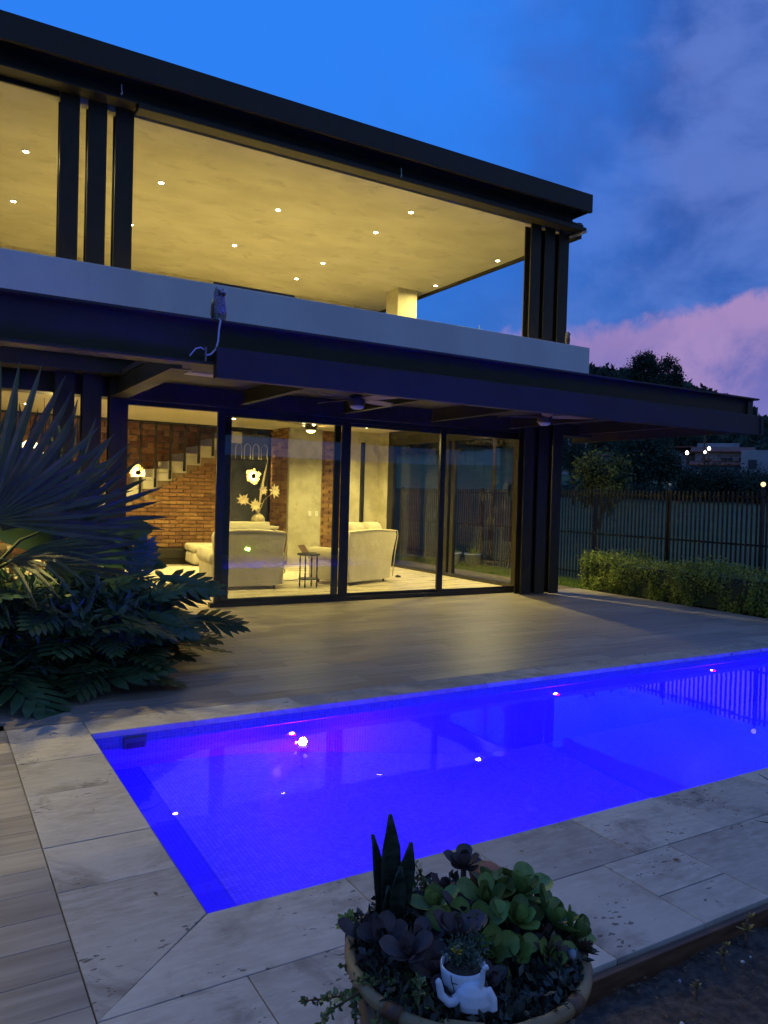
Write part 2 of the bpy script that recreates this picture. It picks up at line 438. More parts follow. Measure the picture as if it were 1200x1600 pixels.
# ------------------------------------------------------------------ mesh helpers
class MB:
    def __init__(self):
        self.v, self.f = [], []

    def add(self, vs, fs):
        o = len(self.v)
        self.v += [tuple(p) for p in vs]
        self.f += [tuple(i + o for i in q) for q in fs]
        return self

    def box(self, x0, x1, y0, y1, z0, z1):
        vs = [(x, y, z) for z in (z0, z1) for y in (y0, y1) for x in (x0, x1)]
        return self.add(vs, [(0, 2, 3, 1), (4, 5, 7, 6), (0, 1, 5, 4), (2, 6, 7, 3), (0, 4, 6, 2), (1, 3, 7, 5)])

    def bar(self, a, b, w, h):
        a, b = Vector(a), Vector(b)
        d = (b - a).normalized()
        s = d.cross(Vector((0, 0, 1)))
        s = s.normalized() if s.length > 1e-4 else Vector((1, 0, 0))
        t = s.cross(d)
        vs = [p + s * (i * w / 2) + t * (j * h / 2) for p in (a, b) for j in (-1, 1) for i in (-1, 1)]
        return self.add(vs, [(0, 1, 3, 2), (4, 6, 7, 5), (0, 4, 5, 1), (2, 3, 7, 6), (0, 2, 6, 4), (1, 5, 7, 3)])

    def tube(self, pts, rad, n=8, cap=True):
        pts = [Vector(p) for p in pts]
        rads = rad if isinstance(rad, (list, tuple)) else [rad] * len(pts)
        vs, fs = [], []
        prev = None
        for i, p in enumerate(pts):
            d = (pts[min(i + 1, len(pts) - 1)] - pts[max(i - 1, 0)]).normalized()
            s = d.cross(Vector((0, 0, 1))) if prev is None else prev - d * prev.dot(d)
            if s.length < 1e-4:
                s = d.cross(Vector((1, 0, 0)))
            s.normalize()
            prev = s
            t = d.cross(s)
            for k in range(n):
                a = 2 * math.pi * k / n
                vs.append(p + (s * math.cos(a) + t * math.sin(a)) * rads[i])
        for i in range(len(pts) - 1):
            for k in range(n):
                k2 = (k + 1) % n
                fs.append((i * n + k, i * n + k2, (i + 1) * n + k2, (i + 1) * n + k))
        if cap:
            fs.append(tuple(range(n - 1, -1, -1)))
            fs.append(tuple((len(pts) - 1) * n + k for k in range(n)))
        return self.add(vs, fs)

    def lathe(self, prof, c=(0, 0, 0), n=20, sx=1, sy=1, rib=0.0, nr=0):
        vs, fs = [], []
        for (r, z) in prof:
            for k in range(n):
                a = 2 * math.pi * k / n
                q = r * (1 + rib * math.cos(nr * a)) if rib else r
                vs.append((c[0] + q * math.cos(a) * sx, c[1] + q * math.sin(a) * sy, c[2] + z))
        for i in range(len(prof) - 1):
            for k in range(n):
                k2 = (k + 1) % n
                fs.append((i * n + k, i * n + k2, (i + 1) * n + k2, (i + 1) * n + k))
        fs.append(tuple(range(n - 1, -1, -1)))
        fs.append(tuple((len(prof) - 1) * n + k for k in range(n)))
        return self.add(vs, fs)

    def xform(self, mat):
        self.v = [tuple(mat @ Vector(p)) for p in self.v]
        return self

    def mesh(self, name, mat, smooth=False):
        me = bpy.data.meshes.new(name)
        me.from_pydata(self.v, [], self.f)
        if mat:
            me.materials.append(mat)
        if smooth:
            me.polygons.foreach_set('use_smooth', [True] * len(me.polygons))
        me.update()
        return me

    def build(self, name, mat, parent=None, smooth=False, bevel=0.0, subsurf=0):
        o = bpy.data.objects.new(name, self.mesh(name, mat, smooth))
        COL.objects.link(o)
        if parent is not None:
            o.parent = parent
        if bevel:
            b = o.modifiers.new('bevel', 'BEVEL')
            b.width = bevel
            b.segments = 2
            b.limit_method = 'ANGLE'
        if subsurf:
            s = o.modifiers.new('sub', 'SUBSURF')
            s.levels = s.render_levels = subsurf
        return o


def quads(name, V, F, mat, parent=None, smooth=False):
    me = bpy.data.meshes.new(name)
    me.from_pydata(V.tolist() if hasattr(V, 'tolist') else V, [], F.tolist() if hasattr(F, 'tolist') else F)
    me.materials.append(mat)
    if smooth:
        me.polygons.foreach_set('use_smooth', [True] * len(me.polygons))
    me.update()
    o = bpy.data.objects.new(name, me)
    COL.objects.link(o)
    if parent is not None:
        o.parent = parent
    return o


def put(name, me, parent=None, loc=(0, 0, 0), rot=(0, 0, 0), sc=1.0):
    o = bpy.data.objects.new(name, me)
    COL.objects.link(o)
    o.location = loc
    o.rotation_euler = rot
    o.scale = (sc, sc, sc) if not isinstance(sc, (tuple, list)) else sc
    if parent is not None:
        o.parent = parent
    return o


def tag(o, label=None, cat=None, group=None, kind=None):
    if label:
        o['label'] = label
    if cat:
        o['category'] = cat
    if group:
        o['group'] = group
    if kind:
        o['kind'] = kind
    return o


def thing(name, label, cat, loc=(0, 0, 0), rz=0, group=None):
    o = bpy.data.objects.new(name, None)
    o.empty_display_size = 0.2
    COL.objects.link(o)
    o.location = loc
    o.rotation_euler = (0, 0, rz)
    return tag(o, label, cat, group)


def lamp(name, parent, loc, power, color=WARM, size=0.08, spread=180, rot=(0, 0, 0), typ='AREA'):
    d = bpy.data.lights.new(name, typ)
    d.energy = power
    d.color = color
    if typ == 'AREA':
        d.shape = 'DISK'
        d.size = size
        d.spread = R(spread)
    else:
        d.shadow_soft_size = size
    o = bpy.data.objects.new(name, d)
    COL.objects.link(o)
    o.location = loc
    o.rotation_euler = rot
    if parent is not None:
        o.parent = parent
    return o


# ------------------------------------------------------------------ ground: one sheet out to the hills, with an opening for the pool
def sstep(x, a, b):
    t = np.clip((x - a) / (b - a), 0, 1)
    return t * t * (3 - 2 * t)


AZT = np.radians([-180, -60, 0, 30, 40, 45.5, 47, 51, 53, 56.4, 57.2, 62, 80, 120, 180])
TLT = np.array([0.05, 0.06, 0.08, 0.13, 0.15, 0.150, 0.142, 0.130, 0.118, 0.090, 0.080, 0.07, 0.06, 0.05, 0.05])


def terrain(x, y):
    d = np.hypot(x, y)
    a = np.arctan2(x, y)
    h = -0.07 + 0.040 * np.clip(d - 24, 0, 66)
    hill = np.interp(a, AZT, TLT) * 270
    h = h + sstep(d, 85, 255) * np.maximum(hill - 2.6, 0)
    h = h + sstep(d, 60, 200) * (1.6 * np.sin(x * 0.045 + 1) * np.cos(y * 0.05))
    return h


gx = np.unique(np.round(np.concatenate([-np.geomspace(1.2, 700, 26)[::-1], [0.5, 0.95, 4, 5.95, 7, 9.32, 9.9], np.geomspace(10.6, 700, 46)]), 2))
gy = np.unique(np.round(np.concatenate([-np.geomspace(1.2, 500, 22)[::-1], [-0.95, 1.825, 2.77, 4, 5.23, 5.7], np.geomspace(7, 700, 46)]), 2))
GX, GY = np.meshgrid(gx, gy)
GZ = terrain(GX, GY)
gv = np.stack([GX, GY, GZ], -1).reshape(-1, 3)
nx = len(gx)
gf = []
for j in range(len(gy) - 1):
    for i in range(nx - 1):
        cx, cyy = (gx[i] + gx[i + 1]) / 2, (gy[j] + gy[j + 1]) / 2
        if 0.95 < cx < 9.32 and 2.77 < cyy < 5.23:
            continue
        if 0.95 < cx < 5.95 and -0.95 < cyy < 1.825:
            continue
        gf.append((j * nx + i, j * nx + i + 1, (j + 1) * nx + i + 1, (j + 1) * nx + i))
ground = tag(quads('ground', gv, gf, lawn_m, smooth=True), kind='structure')

# ------------------------------------------------------------------ pool deck of wood-look planks
deck = tag(MB().box(-4.0, 10.4, 5.53, 10.26, -0.05, -0.012).box(-4.0, 0.455, -3.0, 5.53, -0.05, -0.0121)
           .box(9.32, 10.4, 10.26, 17, -0.05, -0.002).build('pool_deck', grout), kind='structure')
pl_mesh = {}


def plank_mesh(L, Wd=0.198):
    k = round(L, 3)
    if k not in pl_mesh:
        o = MB()
        h = 0.012
        b = 0.0012
        x, y = L / 2, Wd / 2
        vs = [(-x, -y, 0), (x, -y, 0), (x, y, 0), (-x, y, 0), (-x, -y, h - b), (x, -y, h - b), (x, y, h - b), (-x, y, h - b),
              (-x + b, -y + b, h), (x - b, -y + b, h), (x - b, y - b, h), (-x + b, y - b, h)]
        fs = [(0, 1, 5, 4), (1, 2, 6, 5), (2, 3, 7, 6), (3, 0, 4, 7), (4, 5, 9, 8), (5, 6, 10, 9), (6, 7, 11, 10), (7, 4, 8, 11), (8, 9, 10, 11)]
        pl_mesh[k] = o.add(vs, fs).mesh('plank', plank_m)
    return pl_mesh[k]


planks = []


def lay(x0, x1, y0, y1):
    row = 0
    y = y0
    while y < y1 - 0.05:
        x = x0 - (0.0, 0.4, 0.8)[row % 3]
        while x < x1 - 0.02:
            a, b = max(x, x0), min(x + 1.2, x1)
            if b - a > 0.08:
                planks.append(((a + b) / 2, y + 0.1, round(b - a - 0.002, 3)))
            x += 1.2
        y += 0.2
        row += 1


lay(-1.1, 0.455, 1.65, 5.53)
lay(-1.1, 10.4, 5.53, 10.25)


def seen_size(p):
    d = math.hypot(p[0], p[1]) ** 3
    hid = (p[0] < 2.3 and 6.4 < p[1]) or p[0] < -0.35 * p[1] + 0.3
    return p[2] / d * (0.02 if hid else 1)


planks.sort(key=seen_size, reverse=True)
for (x, y, L) in planks[:290]:
    put('plank', plank_mesh(L), deck, (x, y, -0.012))
mb = MB()
for (x, y, L) in planks[290:]:
    mb.box(x - L / 2, x + L / 2, y - 0.0985, y + 0.0985, -0.011, 0.0)
tag(mb.build('planks', plank_s, deck), kind='stuff')

# ------------------------------------------------------------------ travertine coping round the pool, slab by slab
PX0, PX1, PY0, PY1 = 0.93, 9.30, 2.79, 5.21
coping = tag(MB().box(0.455, 0.95, 1.84, 5.53, -0.06, -0.03).box(0.95, 9.9, 5.23, 5.53, -0.06, -0.0301).box(0.95, 9.9, 1.84, 2.77, -0.06, -0.0302)
             .box(9.32, 9.9, 2.77, 5.23, -0.06, -0.0303).build('pool_coping', grout), kind='structure')


def slab(poly, z1=0.004):
    n = len(poly)
    cx = sum(p[0] for p in poly) / n
    cy_ = sum(p[1] for p in poly) / n
    g, b = 0.0022, 0.0042
    dz = random.uniform(-0.0015, 0.0015)

    def ins(p, k):
        dx_, dy_ = p[0] - cx, p[1] - cy_
        return (p[0] - math.copysign(min(k, abs(dx_)), dx_), p[1] - math.copysign(min(k, abs(dy_)), dy_))
    vs = [(*ins(p, g), -0.045) for p in poly] + [(*ins(p, g), z1 - 0.0016 + dz) for p in poly] + [(*ins(p, b), z1 + dz) for p in poly]
    fs = []
    for k in range(n):
        k2 = (k + 1) % n
        fs += [(k, k2, n + k2, n + k), (n + k, n + k2, 2 * n + k2, 2 * n + k)]
    fs.append(tuple(range(2 * n, 3 * n)))
    return MB().add(vs, fs).build('slab', trav_m, coping)


XL = 0.4565
ys = [5.22, 4.80, 4.28, 3.63, 3.20]
for a, b in zip(ys[:-1], ys[1:]):
    slab([(XL, b), (PX0, b), (PX0, a), (XL, a)])
slab([(XL, 2.36), (PX0, PY0), (PX0, 3.20), (XL, 3.20)])                # mitred corner, long side
slab([(XL, 2.36), (1.52, 2.36), (1.52, PY0), (PX0, PY0)])              # mitred corner, near side
slab([(XL, 5.22), (PX0, 5.22), (PX0, 5.52), (XL, 5.52)])
xs = [PX0, 1.62, 2.45, 3.3, 4.2, 5.0, 5.9, 6.8, 7.6, 8.5, 9.30, 9.9]
for a, b in zip(xs[:-1], xs[1:]):
    slab([(a, PY1), (b, PY1), (b, 5.52), (a, 5.52)])
xs = [1.52, 2.16, 2.80, 3.41, 4.15, 5.0, 6.0, 7.0, 8.0, 9.3]
for a, b in zip(xs[:-1], xs[1:]):
    slab([(a, 2.36), (b, 2.36), (b, PY0), (a, PY0)])
for a, b in zip((2.79, 3.4, 4.1, 4.7), (3.4, 4.1, 4.7, 5.21)):
    slab([(9.30, a), (9.9, a), (9.9, b), (9.30, b)])
xs = [XL, 0.93, 1.5, 2.1, 2.58, 3.0, 3.7, 4.5, 5.4, 6.4, 7.6, 9.0]
for i, (a, b) in enumerate(zip(xs[:-1], xs[1:])):
    if a == 2.58:
        slab([(a, 1.84), (b, 1.84), (b, 2.06), (a, 2.06)])
        slab([(a, 2.06), (b, 2.06), (b, 2.36), (a, 2.36)])
    else:
        slab([(a, 1.84), (b, 1.84), (b, 2.36), (a, 2.36)])

# ------------------------------------------------------------------ pool shell, steps and water
shell = thing('swimming_pool', 'long swimming pool glowing violet blue, lined with small mosaic tiles', 'swimming pool', (5, 4, -1.3))
del shell['category'], shell['label']
tag(shell, kind='structure')


def rel(mbx, name, m, parent, **k):
    o = mbx.build(name, m, parent, **k)
    o.matrix_parent_inverse = Matrix.Translation(parent.location).inverted() if parent.rotation_euler.z == 0 else parent.matrix_world.inverted()
    return o


zb = -1.25
zw = -1.7
rel(MB().add([(PX0, PY1, -0.035), (PX1, PY1, -0.035), (PX1, PY1, zw), (PX0, PY1, zw)], [(0, 1, 2, 3)])
    .add([(PX0, PY0, -0.035), (PX1, PY0, -0.035), (PX1, PY0, zw), (PX0, PY0, zw)], [(3, 2, 1, 0)]), 'long_wall', mos_xz, shell)
rel(MB().add([(PX0, PY0, -0.035), (PX0, PY1, -0.035), (PX0, PY1, zw), (PX0, PY0, zw)], [(0, 1, 2, 3)])
    .add([(PX1, PY0, -0.035), (PX1, PY1, -0.035), (PX1, PY1, zw), (PX1, PY0, zw)], [(3, 2, 1, 0)]), 'end_wall', mos_yz, shell)
rel(MB().add([(PX0, PY0, zb), (5.2, PY0, zb), (5.2, PY1, zb), (PX0, PY1, zb)], [(0, 1, 2, 3)])
    .add([(5.2, PY0, zb - 0.001), (PX1, PY0, zb - 0.3), (PX1, PY1, zb - 0.3), (5.2, PY1, zb - 0.001)], [(0, 1, 2, 3)]), 'pool_floor', mos_xy, shell)
rel(MB().box(PX0 + 0.001, 1.249, PY0 + 0.001, PY1 - 0.001, zb + 0.001, -0.4205), 'shade_strip', mos_shade, shell)  # flush strip by the end wall, its shade put into a deeper blue colour
sv, sf_ = [], []
for k in range(25):
    xk = 1.25 + 3.6 * k / 24
    zk = -0.42 - 0.81 * float(sstep(np.array(xk), 1.45, 4.85))
    sv += [(xk, PY0 + 0.001, zk), (xk, PY1 - 0.001, zk)]
for k in range(24):
    sf_.append((2 * k, 2 * k + 2, 2 * k + 3, 2 * k + 1))
rel(MB().add(sv, sf_), 'shallow_slope', mos_ledge, shell, smooth=True)
WZ = -0.105
wv = [(PX0 + 0.001, PY0 + 0.001, WZ), (PX1 - 0.001, PY0 + 0.001, WZ), (PX1 - 0.001, PY1 - 0.001, WZ), (PX0 + 0.001, PY1 - 0.001, WZ)]
water = tag(MB().add(wv, [(0, 1, 2, 3)]).build('water', water_m), kind='structure')

BLUE = (0.011, 0.0, 1.0)
for i, (x, lm, lab) in enumerate(((2.35, pool_pink, 'round underwater pool light glowing magenta, nearest the shallow end'),
                                  (4.98, pool_white, 'round underwater pool light, middle one on the far pool wall'),
                                  (7.22, pool_white, 'round underwater pool light, farthest one on the far pool wall'))):
    t_ = thing('pool_light', lab, 'pool light', (x, PY1 - 0.001, -0.27), group='underwater lights in the far pool wall')
    MB().lathe([(0.034, 0), (0.034, 0.010), (0.022, 0.014)], n=20).xform(Matrix.Rotation(R(90), 4, 'X')).build('rim', lens_m, t_, True)
    MB().lathe([(0.020, 0.013), (0.017, 0.018), (0.006, 0.021)], n=16).xform(Matrix.Rotation(R(90), 4, 'X')).build('lens', lm, t_, True)
    lamp('light_source', t_, (0, -0.045, 0.0), 2500, BLUE, 0.010, typ='POINT')
    if i == 0:
        lamp('glow_source', t_, (0.0, -0.09, -0.10), 95, (1, 0.01, 0.5), 0.005, typ='POINT')
sk = thing('pool_skimmer', 'small square skimmer mouth in the tile band at the shallow end', 'skimmer', (1.21, PY1 - 0.001, -0.10))
MB().box(-0.075, 0.075, -0.022, 0, -0.045, 0.052).build('frame', panel_m, sk, bevel=0.004)
MB().box(-0.06, 0.06, -0.026, -0.0225, -0.04, 0.015).build('mouth', far_dark, sk)

# ------------------------------------------------------------------ planting bed by the near coping
bx = np.linspace(0.9, 6.0, 90)
by = np.linspace(-1.0, 1.812, 60)
BX, BY = np.meshgrid(bx, by)
BZ = -0.075 + 0.02 * np.sin(BX * 5.1 + 1) * np.cos(BY * 6.3) + rng.normal(0, 0.007, BX.shape)
bv = np.stack([BX, BY, BZ], -1).reshape(-1, 3)
bf = [(j * 90 + i, j * 90 + i + 1, (j + 1) * 90 + i + 1, (j + 1) * 90 + i) for j in range(59) for i in range(89)]
bed = tag(quads('soil_bed', bv, bf, soil_m, smooth=True), kind='structure')
edge = tag(MB().box(1.62, 6.0, 1.806, 1.834, -0.14, -0.012).build('bed_edging', wood_m, bevel=0.004), 'dark board edging between the travertine slabs and the soil bed', 'edging')

# ================================================================== HOUSE
house = thing('house', 'two storey steel and glass house with lit rooms and white parapet', 'house', (0, 0, 0))
LX = -4.5


def H(mbx, name, m, parent=None, **k):
    return mbx.build(name, m, parent or house, **k)


# posts: H-section steel columns in two groups of three
for x0 in (1.29, 1.605, 1.925, 8.66, 8.975, 9.30):
    y0, y1, x1 = 9.95, 10.12, x0 + 0.22
    H(MB().box(x0, x1, y0, y0 + 0.018, 0, 6.52).box(x0, x1, y1 - 0.018, y1, 0, 6.52).box(x0 + 0.10, x0 + 0.12, y0 + 0.018, y1 - 0.018, 0, 6.52),
      'post', steel)
# base floor, ground floor ceiling, terrace slab
H(MB().box(LX, 9.30, 10.27, 18.2, -0.05, -0.001), 'ground_floor', floor_in)
H(MB().box(LX, 9.30, 10.45, 17.0, 3.10, 3.18), 'room_ceiling', plaster)
H(MB().box(LX, 9.60, 9.68, 17.0, 3.185, 3.27), 'terrace_floor', floor_up)
H(MB().box(LX, 9.64, 9.50, 9.66, 3.20, 4.225), 'parapet', stucco, bevel=0.008)
H(MB().box(9.49, 9.64, 9.662, 16.0, 3.20, 3.75), 'side_parapet', stucco, bevel=0.008)
H(MB().box(LX, 9.28, 10.13, 10.44, 2.76, 3.18), 'door_header', steel_in)
H(MB().box(LX, 9.62, 9.70, 10.10, 3.00, 3.18), 'floor_beam', steel)
# roof
H(MB().box(LX, 9.68, 9.98, 17.2, 6.25, 6.46), 'terrace_ceiling', ceil_board)
H(MB().box(LX, 9.60, 9.50, 9.56, 6.50, 6.80), 'fascia', steel, bevel=0.004)
H(MB().box(9.545, 9.605, 9.562, 17.2, 6.52, 6.798), 'side_fascia', steel)
H(MB().box(LX, 9.54, 9.562, 17.2, 6.60, 6.78), 'roof_slab', steel_in)
H(MB().box(LX, 9.45, 9.70, 9.94, 6.30, 6.32).box(LX, 9.45, 9.81, 9.83, 6.32, 6.56).box(LX, 9.45, 9.70, 9.94, 6.56, 6.58), 'roof_beam', steel)
H(MB().box(LX, 1.28, 9.945, 9.975, 6.24, 6.47), 'inner_lip', steel_in)
H(MB().box(9.685, 9.76, 9.9, 17.2, 6.20, 6.47), 'side_beam', steel)
cas = H(MB().box(2.13, 9.62, 9.64, 9.86, 6.225, 6.292), 'blind_cassette', steel, bevel=0.012)
H(MB().tube([(2.16, 9.735, 6.335), (9.60, 9.735, 6.335)], 0.034, 10), 'blind_roller', steel_in)
for x in (9.45, 9.56):
    H(MB().box(x, x + 0.03, 9.60, 9.96, 6.19, 6.224), 'blind_bracket', lens_m if x > 9.5 else steel)
# upper wall and pillar at the back of the terrace
H(MB().box(8.90, 9.40, 14.6, 15.1, 3.27, 6.25), 'terrace_pillar', concrete)
H(MB().box(LX, 8.88, 16.6, 16.8, 3.27, 6.25), 'terrace_back_wall', concrete)
H(MB().box(LX - 0.2, LX, 9.5, 18.2, -0.05, 6.7), 'end_wall', stucco)

# ---- ground floor back walls
YB = 17.0
STEP0X, STEP0Z, RUN, RISE = 3.67, 1.70, 0.32, 0.186      # step index 0
wall_s = H(MB().box(LX, 6.0, YB + 0.03, YB + 0.16, 0, 1.0).box(2.0, 6.0, YB + 0.031, YB + 0.159, 1.0, 1.62), 'brick_wall', mortar)


def under(x):
    i = math.floor((x - STEP0X) / RUN)
    return STEP0Z + RISE * i - 0.27


for i in range(-9, 8):
    x0 = STEP0X + RUN * i
    z1 = STEP0Z + RISE * i - 0.262
    if z1 > 0.1 and x0 < 6.0:
        H(MB().box(x0, min(x0 + RUN, 6.0), YB + 0.032, YB + 0.158, 0.9 if x0 < 2 else 1.6, max(z1, 1.61)) if z1 > (0.9 if x0 < 2 else 1.6) else MB().box(x0, x0 + RUN, YB + 0.06, YB + 0.1, 0, 0.1), 'wall_fill', mortar)
BL, BH = 0.30, 0.070
bricks = []
row = 0
z = 0.36
while z < 2.85:
    x = -2.0 + (0.155 if row % 2 else 0)
    while x < 6.0:
        a, b = x, min(x + BL, 6.0)
        if b - a > 0.06:
            top = min(under(a + 0.002), under(b - 0.002))
            if z + BH <= top + 0.03:
                bricks.append((a, b, z))
        x += BL + 0.014
    z += BH + 0.016
    row += 1
bricks.sort(key=lambda q: (0 if q[0] > 2.25 else 1, -q[0]))
brick_meshes = {}


def brick_mesh(L, d=0.04):
    k = round(L, 2)
    if k not in brick_meshes:
        j = [random.uniform(-0.003, 0.003) for _ in range(8)]
        brick_meshes[k] = MB().add([(-L / 2 + j[0], -d + j[1] * .6, 0), (L / 2 + j[2], -d, 0), (L / 2 + j[3], 0, 0), (-L / 2, 0, 0),
                                    (-L / 2 + j[4], -d + j[5], BH), (L / 2 + j[6], -d - j[7], BH), (L / 2, 0, BH), (-L / 2, 0, BH)],
                                   [(0, 1, 5, 4), (1, 2, 6, 5), (3, 0, 4, 7), (4, 5, 6, 7), (0, 3, 2, 1)]).mesh('brick', brick_m)
    return brick_meshes[k]


for (a, b, z) in bricks[:285]:
    put('brick', brick_mesh(b - a), wall_s, ((a + b) / 2, YB + 0.035 + random.uniform(-0.004, 0.004), z))
mb = MB()
for (a, b, z) in bricks[285:]:
    mb.box(a, b, YB - 0.005, YB + 0.035, z, z + BH)
tag(H(mb, 'bricks', brick_s, wall_s), kind='stuff')


def brick_field(axis, c, a0, a1, z0, z1, L, h, g, m, jit=0.006, sign=-1, depth=0.05):
    o = MB()
    z, rw = z0, 0
    while z < z1 - 0.02:
        x = a0 - (L / 2 if rw % 2 else 0)
        hh = min(h, z1 - z)
        while x < a1:
            a, b = max(x, a0), min(x + L * random.uniform(0.92, 1.0), a1)
            if b - a > 0.03:
                d = depth + random.uniform(-jit, jit)
                if axis == 'x':
                    o.box(a, b, c - d, c, z, z + hh)
                else:
                    o.box(c - d, c, a, b, z, z + hh)
            x += L + g
        z += h + g
        rw += 1
    return o


wall_r = H(MB().box(LX, 7.05, 18.0, 18.2, 0, 5.2), 'stair_back_wall', mortar)
tag(H(brick_field('x', 18.01, 0.5, 7.0, 0.9, 3.9, 0.36, 0.118, 0.022, stone_s, 0.018), 'rough_bricks', stone_s, wall_r, bevel=0.008), kind='stuff')
wall_t = H(MB().box(7.0, 7.08, 16.06, 18.0, 0, 3.1), 'return_wall', mortar)
tag(H(brick_field('y', 7.005, 16.1, 17.0, 0.0, 3.09, 0.30, BH, 0.012, brick_s), 'bricks', brick_s, wall_t), kind='stuff')
H(MB().box(6.99, 7.80, 15.96, 16.05, 0, 3.1), 'concrete_pillar', concrete, bevel=0.006)
wall_n = H(MB().box(7.8, 8.42, 16.2, 16.3, 0, 3.1), 'niche_wall', mortar)
tag(H(brick_field('x', 16.205, 7.8, 8.42, 0.0, 3.09, 0.30, BH, 0.012, brick_s), 'bricks', brick_s, wall_n), kind='stuff')
H(MB().box(8.42, 9.24, 15.75, 15.9, 0, 3.1), 'back_panel', concrete)
H(MB().box(8.70, 8.78, 15.68, 15.748, 0, 2.85), 'back_door_frame', steel_in)
# slate panel with a wrought iron grille above
pan = H(MB().box(6.0, 6.94, YB + 0.02, YB + 0.06, 0, 2.97), 'entry_door', panel_m)
H(MB().box(6.0, 6.94, YB - 0.01, YB + 0.018, 2.35, 2.37).box(6.90, 6.965, YB - 0.03, YB + 0.018, 0, 2.97), 'door_frame', steel_in, pan)
for k in range(22):
    o_ = -0.9 + k * 0.085
    p0 = Vector((6.02 + max(o_, 0), YB + 0.012, 1.55 + max(-o_, 0)))
    ln = min(6.88 - p0.x, 2.34 - p0.z)
    if ln > 0.05:
        H(MB().bar(p0, p0 + Vector((ln, 0, ln)), 0.012, 0.018), 'door_strip', panel_m, pan)
for k in range(4):
    xc = 6.16 + k * 0.21
    pts = [(xc - 0.075 + 0.0, YB - 0.02, 2.37)] + [(xc + 0.075 * math.cos(a), YB - 0.02, 2.62 + 0.12 * math.sin(a)) for a in np.linspace(math.pi, 0.0, 9)] + [(xc + 0.075, YB - 0.02, 2.38)]
    H(MB().tube(pts, 0.008, 6), 'grille_scroll', concrete, pan, smooth=True)

# stair: folded concrete steps with steel hanger rods
stair = H(MB().box(0.0, 0.3, YB + 0.2, 17.95, -0.0005, 0.05), 'stair', step_m)
for i in range(-9, 8):
    x0, z1 = STEP0X + RUN * i, STEP0Z + RISE * i
    if z1 < 0.05:
        continue
    H(MB().box(x0, x0 + RUN - 0.0015, YB - 0.03, 17.94, max(z1 - 0.075, 0.01), z1)
      .box(x0 - 0.06, x0 + 0.0, YB - 0.0299, 17.939, max(z1 - RISE - 0.075, 0.01), z1 - 0.001), 'step', step_m, stair, bevel=0.004)
    H(MB().box(x0 + 0.001, x0 + RUN + 0.001, YB - 0.022, YB + 0.05, max(z1 - 0.262, 0.005), z1 - 0.076), 'step_edge', step_m, stair)
    if z1 < 2.95 and i > -7:
        xr = x0 + RUN - 0.055
        H(MB().box(xr - 0.022, xr - 0.008, YB - 0.075, YB - 0.04, z1 - 0.20, 3.09).box(xr + 0.008, xr + 0.022, YB - 0.075, YB - 0.04, z1 - 0.20, 3.09)
          .box(xr - 0.026, xr + 0.026, YB - 0.05, YB - 0.031, z1 - 0.22, z1 - 0.02), 'hanger_rod', steel_in, stair)
H(MB().box(LX, 6.98, YB - 0.09, YB + 0.0, 3.06, 3.10), 'stair_rail', steel_in, stair)

# sliding doors in the garden front
YD = 10.30
H(MB().box(3.36, 9.02, YD - 0.05, YD + 0.06, -0.001, 0.065), 'door_track', steel_in, bevel=0.004)
H(MB().box(2.2, 9.02, YD - 0.05, YD + 0.06, 2.70, 2.76), 'door_top_track', steel_in)


def door(x0, x1, y, sw=0.10):
    d = H(MB().box(x0, x0 + sw, y - 0.022, y + 0.022, 0.066, 2.70).box(x1 - sw, x1, y - 0.022, y + 0.022, 0.066, 2.70)
          .box(x0 + sw, x1 - sw, y - 0.02, y + 0.02, 0.066, 0.11).box(x0 + sw, x1 - sw, y - 0.02, y + 0.02, 2.65, 2.70), 'sliding_door', steel_in, bevel=0.003)
    H(MB().box(x0 + sw, x1 - sw, y - 0.004, y + 0.004, 0.11, 2.65), 'pane', glass_m, d)


door(3.41, 5.46, YD - 0.026, 0.11)
door(3.53, 5.35, YD + 0.03, 0.10)
door(5.44, 7.26, YD + 0.03, 0.08)
door(7.15, 8.93, YD - 0.026, 0.10)
H(MB().box(8.82, 9.04, YD - 0.03, YD + 0.1, 0.0, 2.76), 'door_jamb', steel)
# the side glass wall
XG = 9.25
gw = H(MB().box(XG - 0.05, XG + 0.05, 10.42, 15.30, 0.0, 0.07).box(XG - 0.05, XG + 0.05, 10.42, 15.30, 2.78, 3.10)
       .box(XG - 0.05, XG + 0.05, 15.10, 15.32, 0.07, 2.78).box(XG - 0.04, XG + 0.04, 12.72, 12.82, 0.07, 2.78)
       .box(XG - 0.04, XG + 0.04, 12.92, 13.02, 0.07, 2.78).box(XG - 0.05, XG + 0.05, 10.42, 10.62, 0.07, 2.78), 'side_glass_wall', steel_in)
for a, b in ((10.62, 12.72), (13.02, 15.10)):
    H(MB().box(XG - 0.004, XG + 0.004, a, b, 0.07, 2.78), 'pane', glass_m, gw)
H(MB().box(XG - 0.06, XG + 0.06, 15.33, 16.2, 0, 3.1), 'side_wall', concrete)

# ================================================================== CANOPY over the terrace
can = thing('canopy', 'dark steel canopy projecting over the terrace in front of the doors', 'canopy', (0, 0, 0))
ZT = 3.20


def K(mbx, name, m, parent=None, **k):
    return mbx.build(name, m, parent or can, **k)


